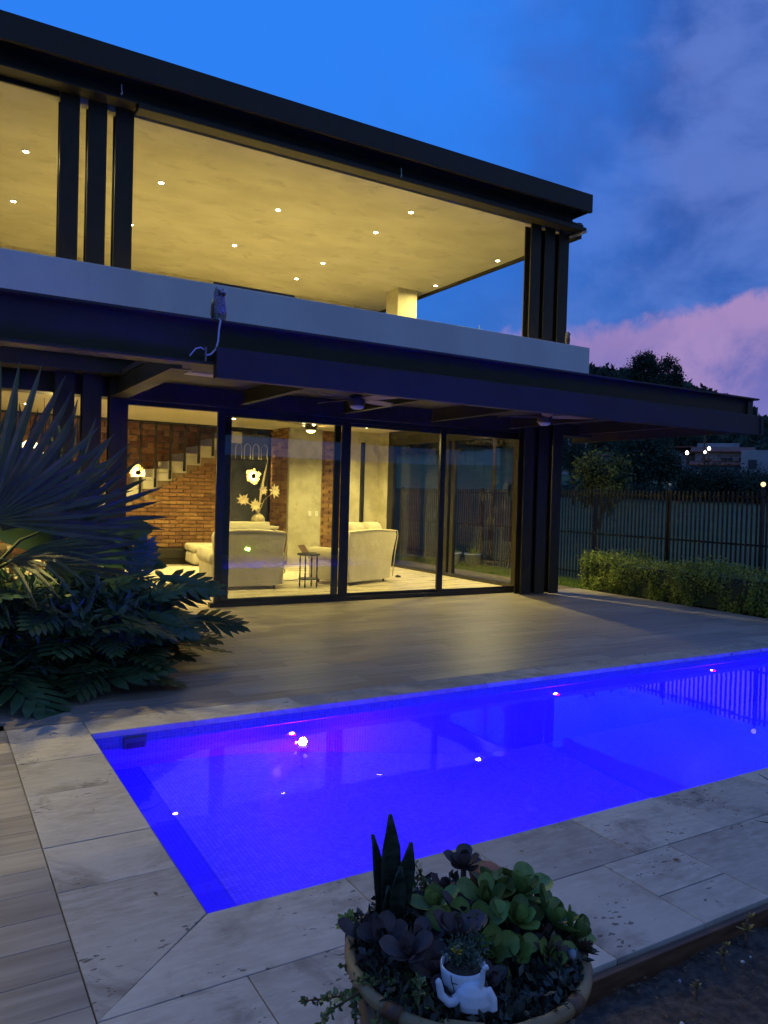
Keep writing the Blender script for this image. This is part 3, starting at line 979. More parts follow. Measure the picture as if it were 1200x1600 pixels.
K(MB().box(LX, 10.55, 6.95, 7.20, ZT - 0.025, ZT).box(LX, 10.49, 7.06, 7.085, 2.80, ZT - 0.025).box(LX, 10.30, 6.96, 7.19, 2.775, 2.80), 'front_beam', steel, bevel=0.003)
K(MB().box(2.27, 10.50, 6.90, 7.00, 2.655, 2.94), 'gutter_box', steel, bevel=0.006)
K(MB().box(10.50, 10.56, 6.88, 7.02, 2.66, 2.93), 'gutter_end', steel)
for x in (2.03, 3.66, 5.20, 6.76, 8.33, 9.9):
    w = 0.10 if x == 2.03 else 0.045
    zb_ = 2.74 if x == 2.03 else 2.79
    K(MB().box(x - w, x + w, 7.2, 9.94, zb_, zb_ + 0.014).box(x - 0.008, x + 0.008, 7.2, 9.94, zb_ + 0.014, 2.985), 'cross_beam', steel)
K(MB().box(10.38, 10.50, 7.02, 10.60, 2.70, 3.17), 'end_beam', steel)
K(MB().box(1.0, 10.37, 10.12, 10.20, 2.78, 2.99).box(9.06, 10.37, 10.21, 10.55, 2.78, 2.99), 'rear_beam', steel)
K(MB().box(LX, -0.2, 7.21, 9.69, 2.99, 3.05).box(2.0, 10.37, 7.21, 9.69, 2.99, 3.05).box(9.66, 10.37, 9.691, 10.58, 2.99, 3.05), 'soffit', soffit_m)
for x0, x1, y0, y1 in ((2.5, 3.56, 8.85, 9.05), (4.2, 5.05, 8.5, 8.85), (5.75, 6.55, 8.35, 8.62), (3.75, 4.7, 7.75, 7.95), (5.3, 6.3, 7.7, 7.85)):
    K(MB().box(x0, x1, y0, y1, 2.978, 2.989), 'light_panel', poly_m)

# ================================================================== recessed spots
spot_ring = MB().lathe([(0.058, 0), (0.058, -0.008), (0.04, -0.010)], n=20).mesh('trim', white_c, True)
spot_bulb = MB().lathe([(0.038, -0.010), (0.030, -0.016), (0.010, -0.019)], n=14).mesh('bulb', bulb_m, True)


def spot(loc, label, power, group, spread=170):
    t_ = thing('ceiling_spotlight', label, 'spotlight', loc, group=group)
    put('trim', spot_ring, t_)
    put('bulb', spot_bulb, t_)
    lamp('light_source', t_, (0, 0, -0.03), power, spread=spread)
    return t_


ordn = ('leftmost', 'second', 'third', 'fourth', 'fifth')
GU = 'spotlights in the upper terrace ceiling'
PU = 50
for i, x in enumerate((1.10, 2.96, 4.86, 6.71, 9.45)):
    spot((x, 11.82, 6.249), f'recessed spotlight, {ordn[i]} from the left in the front row of the upper terrace ceiling', PU, GU)
    spot((x + 0.03, 13.98, 6.249), f'recessed spotlight, {ordn[i]} from the left in the back row of the upper terrace ceiling', PU, GU)
spot((6.70, 10.66, 6.249), 'lone recessed spotlight nearest the front roof beam of the upper terrace', PU, GU)
spot((6.76, 15.32, 6.249), 'lone recessed spotlight lowest in view above the white parapet', PU, GU)
GG = 'spotlights in the living room ceiling'
PG = 72
for loc, lab, pw in (((5.30, 14.95, 3.099), 'recessed downlight in living room ceiling beside the sliding door mullion', 60),
                     ((1.50, 15.2, 3.099), 'recessed downlight seen through the fan palm at the far left', 60),
                     ((1.50, 12.3, 3.099), 'recessed downlight above the dining area near the garden front', 60),
                     ((3.30, 11.5, 3.099), 'recessed downlight above the back of the armchair', 36),
                     ((6.9, 11.5, 3.099), 'recessed downlight above the pale sofa', 28),
                     ((8.95, 11.3, 3.099), 'recessed downlight near the corner of the two glass walls', 130),
                     ((5.05, 11.45, 3.099), 'recessed downlight just inside the middle of the sliding doors', 25),
                     ((8.2, 14.6, 3.099), 'recessed downlight near the concrete back panel', 58),
                     ((3.3, 16.2, 3.099), 'recessed downlight washing the brick wall under the stair', 45),
                     ((7.4, 14.4, 3.099), 'recessed downlight washing the concrete pillar', 62)):
    spot(loc, lab, pw, GG, 150 if pw > 100 else 128)
for i, x in enumerate((-0.9, -2.3)):
    spot((x, 7.62, 2.988), ('recessed spotlight in the canopy soffit left of the fan palm', 'recessed spotlight in the canopy soffit at the far left end')[i], 120, 'spotlights in the canopy soffit')


# ================================================================== fans
def fan(loc, label, blade_l, nb, a0, lit=False, drop=0.22, cat='ceiling fan'):
    t_ = thing('ceiling_fan', label, cat, loc)
    MB().lathe([(0.05, drop), (0.05, drop - 0.03), (0.014, drop - 0.04), (0.014, 0.06)], n=14).build('rod', fan_m, t_, True)
    MB().lathe([(0.05, 0.07), (0.10, 0.05), (0.11, 0.0), (0.10, -0.06), (0.09, -0.075)], n=20).build('motor', fan_m, t_, True)
    MB().lathe([(0.088, -0.076), (0.085, -0.095), (0.05, -0.115), (0.01, -0.12)], n=20).build('light_lens', shade_m if lit else lens_m, t_, True)
    for k in range(nb):
        a = a0 + 2 * math.pi * k / nb
        vs, fs = [], []
        for q in range(7):
            s = q / 6
            rad = 0.10 + s * blade_l
            w = 0.045 + 0.035 * math.sin(min(s * 1.25, 1) * math.pi * 0.55)
            w *= 1 if s < 0.9 else 0.6
            for zz in (0.0, 0.008):
                vs += [(rad, -w, 0.018 + zz), (rad, w, -0.010 + zz)]
        for q in range(6):
            b = q * 4
            fs += [(b, b + 1, b + 5, b + 4), (b + 2, b + 6, b + 7, b + 3), (b, b + 4, b + 6, b + 2), (b + 1, b + 3, b + 7, b + 5)]
        fs += [(0, 2, 3, 1), (24, 25, 27, 26)]
        MB().add(vs, fs).xform(Matrix.Rotation(a, 4, 'Z')).build('blade', fanblade_m, t_)
    return t_


fan((4.57, 8.4, 2.79), 'dark outdoor ceiling fan under the canopy, left one', 0.58, 4, 0.3, drop=0.20)
fan((7.67, 8.4, 2.81), 'dark outdoor ceiling fan under the canopy in front of the right posts', 0.58, 4, 0.9, drop=0.18)
fi = fan((5.85, 12.45, 2.82), 'indoor ceiling fan with lit globes hanging before the concrete pillar', 0.75, 3, 1.45, True, 0.28)
for k in range(3):
    a = k * 2.1 + 0.5
    MB().lathe([(0.01, 0.04), (0.035, 0.02), (0.035, -0.02), (0.01, -0.04)], (0.12 * math.cos(a), 0.12 * math.sin(a), 0.03), 10).build('globe', shade_m, fi, True)
lamp('light_source', fi, (0, 0, -0.18), 30, WARM, 0.08, typ='POINT')

# ================================================================== sconces
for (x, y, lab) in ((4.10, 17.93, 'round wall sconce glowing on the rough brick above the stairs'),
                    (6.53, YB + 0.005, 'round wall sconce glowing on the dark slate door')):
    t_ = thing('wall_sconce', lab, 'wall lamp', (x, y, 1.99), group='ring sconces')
    rx = Matrix.Rotation(R(90), 4, 'X')
    gp_ = MB().lathe([(0.10, 0.0), (0.10, 0.006), (0.03, 0.012)], n=28)  # emissive disc and petals stand for the halo of light on the wall
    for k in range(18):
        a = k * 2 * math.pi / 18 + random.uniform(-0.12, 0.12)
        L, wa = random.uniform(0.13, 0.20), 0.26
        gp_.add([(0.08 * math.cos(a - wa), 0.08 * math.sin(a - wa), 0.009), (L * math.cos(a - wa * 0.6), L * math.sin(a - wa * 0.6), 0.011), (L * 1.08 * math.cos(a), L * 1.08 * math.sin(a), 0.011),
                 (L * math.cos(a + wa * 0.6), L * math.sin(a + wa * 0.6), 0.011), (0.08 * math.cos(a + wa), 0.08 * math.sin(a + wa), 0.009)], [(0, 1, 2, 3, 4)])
    gp_.xform(rx).build('wall_glow', halo_m, t_)
    MB().lathe([(0.02, 0.012), (0.02, 0.030), (0.060, 0.032), (0.060, 0.044), (0.02, 0.048)], n=24).xform(rx).build('cap', iron_m, t_, True)
    for k in range(6):
        a = k * math.pi / 3
        lamp('halo_source', t_, (0.042 * math.cos(a), -0.024, 0.042 * math.sin(a)), 4.0, (1, 0.76, 0.24), 0.004, typ='POINT')


# ================================================================== furniture
def rbox(x0, x1, y0, y1, z0, z1, name, m, parent, bev=0.05, seg=4):
    o = MB().box(x0, x1, y0, y1, z0, z1).build(name, m, parent, True)
    b = o.modifiers.new('bevel', 'BEVEL')
    b.width = bev
    b.segments = seg
    return o


def cushion(c, sx, sy, sz, rot, name, parent, puff=0.35):
    n = 9
    vs, fs = [], []
    for sgn in (1, -1):
        for j in range(n):
            for i in range(n):
                u, v = i / (n - 1) * 2 - 1, j / (n - 1) * 2 - 1
                h = (max(0, (1 - u ** 4)) * max(0, (1 - v ** 4))) ** 0.45
                k = 1 - 0.07 * (abs(u * v)) - 0.05 * (1 - abs(u)) * abs(v)
                vs.append((u * sx / 2 * k, v * sy / 2 * k, sgn * h * sz / 2))
    for s in range(2):
        o = s * n * n
        for j in range(n - 1):
            for i in range(n - 1):
                q = (o + j * n + i, o + j * n + i + 1, o + (j + 1) * n + i + 1, o + (j + 1) * n + i)
                fs.append(q if s == 0 else q[::-1])
    m = MB().add(vs, fs)
    m.xform(Matrix.Translation(c) @ rot.to_matrix().to_4x4())
    return m.build(name, sofa_m, parent, True)


from mathutils import Euler


def sofa(loc, rz, w, label, name, cushions=1, cat='sofa'):
    """Local: back at -Y, seat opening to +Y."""
    t_ = thing(name, label, cat, loc, rz)
    d = 0.92
    h = w / 2
    rbox(-h + 0.10, h - 0.10, -d / 2 + 0.10, d / 2 - 0.02, 0.08, 0.32, 'base', sofa_m, t_, 0.03)
    # back: slightly raked slab, wider at the top
    vs = []
    for z_, y_, ww in ((0.06, -d / 2 + 0.02, h - 0.10), (0.5, -d / 2 - 0.01, h - 0.07), (0.88, -d / 2 - 0.06, h - 0.02), (0.97, -d / 2 - 0.055, h - 0.05)):
        for k in range(13):
            u = -1 + k / 6
            vs.append((ww * u, y_, z_ + (0.03 * math.cos(u * 1.5) if z_ > 0.8 else 0)))
    nb_ = 13
    n_front = len(vs)
    for z_, y_, ww in ((0.06, -d / 2 + 0.14, h - 0.10), (0.5, -d / 2 + 0.16, h - 0.07), (0.88, -d / 2 + 0.12, h - 0.02), (0.97, -d / 2 + 0.07, h - 0.05)):
        for k in range(13):
            u = -1 + k / 6
            vs.append((ww * u, y_, z_ + (0.03 * math.cos(u * 1.5) if z_ > 0.8 else 0)))
    fs = []
    for rw in range(3):
        for k in range(12):
            a = rw * nb_ + k
            fs.append((a, a + 1, a + 1 + nb_, a + nb_))
            a += n_front
            fs.append((a + nb_, a + nb_ + 1, a + 1, a))
    for k in range(12):
        a = 3 * nb_ + k
        fs.append((a, a + 1, a + 1 + n_front, a + n_front))
    for rw in range(3):
        a = rw * nb_
        fs.append((a + n_front, a, a + nb_, a + nb_ + n_front))
        a = rw * nb_ + 12
        fs.append((a, a + n_front, a + nb_ + n_front, a + nb_))
    bo = MB().add(vs, fs).build('backrest', sofa_m, t_, True)
    bv_ = bo.modifiers.new('bevel', 'BEVEL')
    bv_.width = 0.035
    bv_.segments = 3
    bv_.limit_method = 'ANGLE'
    bv_.angle_limit = R(40)
    pip = [(sx_ * (h - 0.075), -d / 2 - 0.012, 0.10) for sx_ in (-1,)] + [(-(h - 0.045), -d / 2 - 0.035, 0.55), (-(h - 0.005), -d / 2 - 0.062, 0.86)]
    pip += [((h - 0.03) * u, -d / 2 - 0.066, 0.955 + 0.03 * math.cos(u * 1.5)) for u in np.linspace(-1, 1, 13)]
    pip += [((h - 0.005), -d / 2 - 0.062, 0.86), ((h - 0.045), -d / 2 - 0.035, 0.55), ((h - 0.075), -d / 2 - 0.012, 0.10)]
    MB().tube(pip, 0.009, 8).build('piping', sofa_m, bo, True)
    for s in (-1, 1):
        # rolled arm
        pts = [(s * (h - 0.09), -d / 2 + 0.06, 0.50), (s * (h - 0.09), -d / 2 + 0.2, 0.53), (s * (h - 0.09), d / 2 - 0.10, 0.53), (s * (h - 0.09), d / 2 + 0.0, 0.52)]
        am = MB().tube(pts, [0.115, 0.125, 0.125, 0.115], 16)
        x0_, x1_ = sorted((s * (h - 0.17), s * (h - 0.02)))
        am.box(x0_, x1_, -d / 2 + 0.08, d / 2 - 0.02, 0.07, 0.52)
        ao = am.build('arm', sofa_m, t_, True)
        b2 = ao.modifiers.new('bevel', 'BEVEL')
        b2.width = 0.02
        b2.segments = 2
    n = cushions
    cw = (w - 0.4) / n
    for k in range(n):
        cx = -w / 2 + 0.2 + cw * (k + 0.5)
        rbox(cx - cw / 2 + 0.005, cx + cw / 2 - 0.005, -d / 2 + 0.18, d / 2, 0.325, 0.47, 'seat_cushion', sofa_m, t_, 0.05)
        cushion(Vector((cx, -d / 2 + 0.21, 0.86)), cw * 1.04, 0.56, 0.28, Euler((R(78), 0, R(random.uniform(-4, 4)))), 'back_cushion', t_)
    for sx_ in (-1, 1):
        for sy_ in (-1, 1):
            x_, y_ = sx_ * (h - 0.16), sy_ * (d / 2 - 0.14)
            MB().tube([(x_, y_, 0.0), (x_, y_, 0.07)], [0.02, 0.028], 10).build('foot', wood_m, t_)
    return t_


sofa((4.60, 12.42, 0), R(-4), 1.28, 'cream slipcovered armchair with its back to the sliding door', 'armchair', 1, 'armchair')
sofa((6.82, 12.58, 0), R(22), 1.45, 'cream slipcovered loveseat with plump back cushions beside the black side table', 'sofa', 2)
# ottoman
ot = thing('ottoman', 'cream upholstered ottoman in front of the black hearth', 'ottoman', (5.35, 16.25, 0), R(-4))
rbox(-0.52, 0.52, -0.38, 0.38, 0.05, 0.30, 'base', sofa_m, ot, 0.06)
rbox(-0.54, 0.54, -0.40, 0.40, 0.305, 0.47, 'seat_cushion', sofa_m, ot, 0.07)
for sx_ in (-0.42, 0.42):
    for sy_ in (-0.28, 0.28):
        MB().tube([(sx_, sy_, 0), (sx_, sy_, 0.055)], 0.025, 8).build('foot', wood_m, ot)
# hearth / low black bench
he = thing('hearth', 'long low black hearth bench along the foot of the brick wall', 'hearth', (0, 0, 0))
MB().box(1.2, 6.0, 16.62, 16.985, 0.0, 0.14).build('plinth', iron_m, he, bevel=0.006)
MB().box(1.2, 6.0, 16.56, 16.985, 0.141, 0.335).build('shelf', iron_m, he, bevel=0.006)
# rug
rv = []
nr, mr = 46, 30
for j in range(mr):
    for i in range(nr):
        a, b = i / (nr - 1), j / (mr - 1)
        ed = 0.05 * math.sin(i * 1.9) * (j in (0, mr - 1))
        rv.append((3.5 + 2.9 * a + 0.04 * math.sin(j * 1.7) * (i in (0, nr - 1)), 13.0 + 3.1 * b + ed, 0.012 + 0.012 * random.random() * (0 < i < nr - 1 and 0 < j < mr - 1)))
rug = quads('rug', rv, [(j * nr + i, j * nr + i + 1, (j + 1) * nr + i + 1, (j + 1) * nr + i) for j in range(mr - 1) for i in range(nr - 1)], rug_m, smooth=True)
tag(rug, 'cream shaggy rug on the living room floor between the seats', 'rug')
# side table
st = thing('side_table', 'small black iron two tier side table between armchair and loveseat', 'side table', (5.66, 12.0, 0), R(10))
MB().lathe([(0.19, 0.555), (0.20, 0.565), (0.20, 0.58), (0.19, 0.585)], n=24).build('table_top', iron_m, st)
MB().lathe([(0.17, 0.14), (0.175, 0.15), (0.17, 0.16)], n=24).build('lower_shelf', iron_m, st)
for k in range(4):
    a = k * math.pi / 2 + 0.6
    x_, y_ = 0.155 * math.cos(a), 0.155 * math.sin(a)
    pr = [(x_, y_, z_) for z_ in np.linspace(0, 0.556, 13)]
    MB().tube(pr, [0.011 + 0.005 * (i % 3 == 1) for i in range(13)], 8).build('leg', iron_m, st, True)
tb = thing('tablet', 'dark folding tablet propped open on the small black side table', 'tablet', (5.68, 12.02, 0.586), R(35))
MB().box(-0.11, 0.11, -0.08, 0.08, 0, 0.010).build('keyboard', iron_m, tb, bevel=0.003)
MB().box(-0.11, 0.11, -0.004, 0.004, 0, 0.16).xform(Matrix.Translation((0, 0.075, 0.008)) @ Matrix.Rotation(R(-38), 4, 'X')).build('screen', wood_m, tb, bevel=0.003)
# scroll stand beside armchair
sc_ = thing('magazine_stand', 'small wrought iron scroll stand beside the armchair', 'stand', (5.40, 12.55, 0))
for x_, y_ in ((0, 0), (0.0, 0.22)):
    for zc in (0.42, 0.24):
        pts = [(0.02 + (0.062 * (1 - 0.75 * q / 14)) * math.cos(q * 0.62 + 2.6), y_, zc + (0.062 * (1 - 0.75 * q / 14)) * math.sin(q * 0.62 + 2.6)) for q in range(15)]
        MB().tube(pts, 0.007, 6).build('scroll', iron_m, sc_, True)
    MB().tube([(-0.04, y_, 0), (-0.045, y_, 0.25), (-0.035, y_, 0.46)], 0.008, 6).build('leg', iron_m, sc_)
MB().box(-0.05, -0.03, 0, 0.22, 0.10, 0.12).build('crossbar', iron_m, sc_)
# console with vase
co = thing('console_table', 'pale wooden console table behind the armchair carrying the round vase', 'console table', (6.12, 15.55, 0))
MB().box(-0.40, 0.40, -0.17, 0.17, 0.84, 0.895).build('table_top', concrete, co, bevel=0.006)
for x_ in (-0.34, 0.34):
    MB().box(x_ - 0.04, x_ + 0.04, -0.15, 0.15, 0, 0.839).build('leg', concrete, co)
va = thing('vase', 'round ribbed tan vase on the console behind the armchair', 'vase', (6.09, 15.5, 0.896))
MB().lathe([(0.06, 0), (0.11, 0.03), (0.145, 0.10), (0.14, 0.17), (0.09, 0.235), (0.045, 0.255), (0.05, 0.275)], n=40, rib=0.025, nr=14).build('body', tan_m, va, True)
fl = thing('dried_flowers', 'dried cream star flowers and tall reeds in the round tan vase', 'dried flowers', (6.09, 15.5, 1.14))


def bloom(c, rad, n, facing, parent):
    m = MB()
    for k in range(n):
        a = 2 * math.pi * k / n + random.uniform(-0.15, 0.15)
        L = rad * random.uniform(0.8, 1.1)
        for lay_, zz in ((1.0, 0.2), (0.7, 0.55)):
            p = Vector((math.cos(a + zz), math.sin(a + zz), zz * 0.5)) * L * lay_
            s = Vector((-math.sin(a + zz), math.cos(a + zz), 0)) * rad * 0.16
            m.add([(0, 0, 0), tuple(p * 0.5 + s), tuple(p), tuple(p * 0.5 - s)], [(0, 1, 2, 3)])
    m.xform(Matrix.Translation(c) @ facing)
    return m.build('bloom', dry_m, parent)


fc = Matrix.Rotation(R(80), 4, 'X')
for cx_, cz_, rad in ((-0.36, 0.30, 0.15), (-0.10, 0.20, 0.15), (0.08, 0.52, 0.12), (0.34, 0.52, 0.17)):
    bloom((cx_, -0.06, cz_), rad, 9, Matrix.Rotation(cx_ * 0.8, 4, 'Z') @ fc, fl)
    MB().tube([(0, 0, 0), (cx_ * 0.35, -0.02, cz_ * 0.6), (cx_, -0.05, cz_)], 0.006, 6).build('stem', dry_m, fl)
for k in range(3):
    MB().tube([(0, 0, 0), (0.04 + 0.02 * k, 0, 0.5), (0.13 + 0.03 * k, 0, 0.95 + 0.12 * k)], [0.008, 0.008, 0.004], 6).build('reed', dry_m, fl)
for i, x_ in enumerate((7.52, 7.69)):
    t_ = thing('light_switch', ('left' if i == 0 else 'right') + ' one of two small pale switch plates on the concrete pillar', 'light switch', (x_, 15.958, 1.165), group='switches on the concrete pillar')
    MB().box(-0.04, 0.04, -0.008, 0, -0.06, 0.06).build('plate', lens_m, t_, bevel=0.003)
    MB().box(-0.016, 0.016, -0.013, -0.0081, -0.03, 0.03).build('rocker', white_c, t_)
bxo = tag(MB().box(0, 0.09, 0, 0.06, 0, 0.035).box(0.02, 0.05, 0.02, 0.04, 0.035, 0.05).build('floor_socket', iron_m), 'small black floor socket box near the side glass wall', 'socket')
bxo.location = (8.02, 12.9, 0.0)

# dining corner behind the palm
dt = thing('dining_table', 'wooden dining table in the left room behind the palm', 'dining table', (0.9, 13.6, 0))
MB().box(-1.1, 1.1, -0.5, 0.5, 0.72, 0.76).build('table_top', wood_m, dt, bevel=0.006)
for x_ in (-0.95, 0.95):
    for y_ in (-0.38, 0.38):
        MB().box(x_ - 0.04, x_ + 0.04, y_ - 0.04, y_ + 0.04, 0, 0.719).build('leg', wood_m, dt)


def chair(loc, rz, label):
    t_ = thing('dining_chair', label, 'dining chair', loc, rz, 'chairs round the dining table')
    rbox(-0.23, 0.23, -0.22, 0.22, 0.42, 0.48, 'seat', sofa_m, t_, 0.02)
    MB().box(-0.22, 0.22, -0.24, -0.20, 0.60, 0.95).build('backrest', wood_m, t_, bevel=0.015)
    for x_ in (-0.2, 0.2):
        MB().bar((x_, -0.20, 0), (x_, -0.22, 0.62), 0.035, 0.035).build('leg', wood_m, t_)
        MB().bar((x_ * 1.05, 0.20, 0), (x_, 0.18, 0.42), 0.035, 0.035).build('leg', wood_m, t_)


chair((0.4, 12.75, 0), 0, 'wooden dining chair glimpsed through the palm, left of two with backs to the garden')
chair((1.3, 12.75, 0), 0, 'wooden dining chair glimpsed through the palm, right of two with backs to the garden')
chair((2.35, 13.6, 0), R(90), 'wooden dining chair at the right end of the dining table')
for i, (x_, y_, z_) in enumerate(((1.45, 14.0, 2.28), (1.66, 14.05, 2.08), (1.84, 13.9, 2.09))):
    t_ = thing('pendant_lamp', ('upper', 'lower left', 'lower right')[i] + ' white shade of the lit pendant cluster over the dining table', 'pendant lamp', (x_, y_, z_), group='pendant cluster over the dining table')
    MB().lathe([(0.03, 0.10), (0.07, 0.08), (0.13, 0.03), (0.145, -0.02), (0.12, -0.03)], n=20).build('shade', shade_m, t_, True)
    MB().tube([(0, 0, 0.10), (0, 0, 3.098 - z_)], 0.005, 6).build('cord', iron_m, t_)
lamp('light_source', t_, (0, 0, -0.10), 14, WARM, 0.05, typ='POINT')
# something dark along the terrace, seen just over the parapet
sf = thing('terrace_bench', 'dark bench back showing as a thin strip above the white parapet', 'bench', (0, 0, 0))
MB().box(3.22, 4.40, 10.0, 10.05, 3.70, 4.395).build('backrest', iron_m, sf, bevel=0.01)
MB().box(3.22, 4.40, 10.051, 10.5, 3.66, 3.72).build('seat', iron_m, sf, bevel=0.01)
for x_ in (3.26, 4.32):
    for y_ in (10.06, 10.42):
        MB().box(x_, x_ + 0.04, y_, y_ + 0.04, 3.271, 3.66).build('leg', iron_m, sf)


# ================================================================== owls
def owl(loc, rz, label, s=1.0):
    t_ = thing('owl_statue', label, 'owl statue', loc, rz)
    t_.scale = (s, s, s)
    b = MB().lathe([(0.045, 0), (0.055, 0.015), (0.062, 0.06), (0.068, 0.12), (0.064, 0.18), (0.052, 0.215), (0.056, 0.25), (0.052, 0.28), (0.03, 0.298), (0.008, 0.302)], n=24, sy=0.88)
    b.build('body', owl_d, t_, True)
    for sx_ in (-1, 1):
        MB().lathe([(0.016, -0.02), (0.012, 0.012), (0.002, 0.034)], (sx_ * 0.036, 0.0, 0.285), 8).build('ear_tuft', owl_d, t_)
        m = MB().lathe([(0.004, -0.10), (0.030, -0.05), (0.036, 0.03), (0.02, 0.09)], n=12, sx=0.45)
        m.xform(Matrix.Translation((sx_ * 0.058, 0.012, 0.115)) @ Matrix.Rotation(sx_ * R(-6), 4, 'Y')).build('wing', wood_m, t_, True)
        e = MB().lathe([(0.019, 0), (0.019, 0.004), (0.010, 0.008)], n=16).xform(Matrix.Translation((sx_ * 0.021, -0.047, 0.257)) @ Matrix.Rotation(R(82), 4, 'X') @ Matrix.Rotation(sx_ * R(12), 4, 'Y'))
        eo = e.build('eye', iron_m, t_, True)
        MB().lathe([(0.011, 0.0085), (0.009, 0.011)], n=12).xform(Matrix.Translation((sx_ * 0.021, -0.047, 0.257)) @ Matrix.Rotation(R(82), 4, 'X') @ Matrix.Rotation(sx_ * R(12), 4, 'Y')).build('pupil', yelgreen_m, eo)
        MB().bar((sx_ * 0.004, -0.056, 0.268), (sx_ * 0.036, -0.045, 0.292), 0.010, 0.008).build('brow', lens_m, t_)
    MB().add([(-0.008, -0.05, 0.25), (0.008, -0.05, 0.25), (0, -0.066, 0.243), (0, -0.055, 0.222)], [(0, 1, 2), (0, 2, 3), (1, 3, 2), (0, 3, 1)]).build('beak', iron_m, t_)
    MB().box(-0.04, 0.04, -0.05, 0.02, -0.001, 0.012).build('foot', owl_d, t_, bevel=0.004)
    return t_


owl((2.335, 7.06, ZT + 0.001), R(14), 'grey horned owl statue standing on the canopy edge below the parapet', 1.02)
owl((9.20, 9.58, 4.226), R(60), 'small dark owl statue on the right end of the white parapet', 0.72)
cb = MB().tube([(2.315, 7.0, 3.215), (2.31, 6.94, 3.19), (2.295, 6.935, 3.10), (2.29, 6.935, 3.0), (2.27, 6.93, 2.92), (2.22, 6.93, 2.865), (2.185, 6.935, 2.855)], 0.009, 8).tube(
    [(2.165, 6.945, 2.905), (2.13, 6.94, 2.92), (2.085, 6.94, 2.905), (2.05, 6.94, 2.86), (2.03, 6.945, 2.83)], 0.006, 8).build('cable', cable_m, None, True)
tag(cb, 'loose white cable curling down the canopy beam below the owl', 'cable')
tag(MB().box(2.172, 2.184, 6.93, 6.956, 2.80, 2.93).build('cable_clip', fanblade_m), 'small upright clip holding the white cable on the beam', 'clip')
for i, (x_, y_, z_) in enumerate(((1.93, 9.68, 6.40), (5.86, 9.63, 6.33))):
    t_ = thing('roof_hook', ('small metal hook on the roof beam above the left posts', 'small metal hook hanging at the middle of the roof beam')[i], 'hook', (x_, y_, z_), group='hooks on the roof beam')
    MB().tube([(0, 0.01, 0.06), (0, -0.01, 0.055), (0, -0.014, 0.0), (0.008, -0.016, -0.05), (0, -0.01, -0.07), (-0.008, -0.01, -0.05)], 0.006, 6).build('hook', lens_m, t_, True)
    MB().box(-0.012, 0.012, 0.0, 0.02, 0.045, 0.075).build('base', steel, t_)


# ================================================================== foliage helpers
def leaf_quads(P, L, Wd, up=0.25, r=rng, droop=0.0):
    """A rhombic leaf at each point, random direction biased up."""
    n = len(P)
    d = r.normal(size=(n, 3))
    d[:, 2] += up
    d /= np.linalg.norm(d, axis=1)[:, None]
    s = np.cross(d, r.normal(size=(n, 3)))
    s /= np.linalg.norm(s, axis=1)[:, None]
    nn = np.cross(d, s)
    ll = (L * r.uniform(0.6, 1.25, n))[:, None]
    ww = (Wd * r.uniform(0.7, 1.2, n))[:, None]
    V = np.stack([P, P + d * ll * 0.45 + s * ww * 0.5 + nn * ww * 0.12, P + d * ll, P + d * ll * 0.45 - s * ww * 0.5 + nn * ww * 0.12], 1).reshape(-1, 3)
    F = np.arange(n * 4).reshape(-1, 4)
    return V, F


def clump_points(n, ell_c, ell_r, nclump, cr, shell=0.75, r=rng, flat=1.0):
    """Points in clumps spread over an ellipsoid, more of them near its skin."""
    u = r.normal(size=(nclump, 3))
    u /= np.linalg.norm(u, axis=1)[:, None]
    rad = shell + (1 - shell) * r.uniform(-1.2, 1.0, nclump)
    C = np.array(ell_c) + u * rad[:, None] * np.array(ell_r)
    k = r.integers(0, nclump, n)
    sc_ = r.uniform(0.6, 1.3, nclump)[k]
    o = r.normal(size=(n, 3)) * (cr * sc_)[:, None]
    o[:, 2] *= flat
    return C[k] + o


def tree(name, label, base, h, cr, crz, n, leaf, m, cat='tree', trunk=0.12, group=None, crown_c=None, limbs=5, ncl=26):
    x, y = base
    z = float(terrain(np.array(x), np.array(y))) - 0.05
    t_ = thing(name, label, cat, (x, y, z), group=group)
    cc = crown_c or (0, 0, h - crz)
    P = clump_points(n, cc, (cr, cr, crz), ncl, cr * 0.20, 0.72)
    V, F = leaf_quads(P, leaf, leaf * 0.55)
    quads('crown', V, F, m, t_)
    tm = MB()
    tm.tube([(0, 0, 0), (0.02 * h, 0.01 * h, h * 0.3), (cc[0] * 0.6, cc[1] * 0.6, h * 0.62)], [trunk, trunk * 0.75, trunk * 0.45], 8)
    for k in range(limbs):
        a = k * 6.28 / limbs + 0.4
        e = Vector(cc) + Vector((math.cos(a) * cr * 0.6, math.sin(a) * cr * 0.6, crz * (0.25 - 0.3 * (k % 2))))
        tm.tube([(0.01 * h, 0, h * (0.28 + 0.05 * k)), (e.x * 0.5, e.y * 0.5, (h * 0.35 + e.z) / 2), tuple(e)], [trunk * 0.45, trunk * 0.3, trunk * 0.1], 6)
    tm.build('trunk', bark_m, t_, True)
    return t_


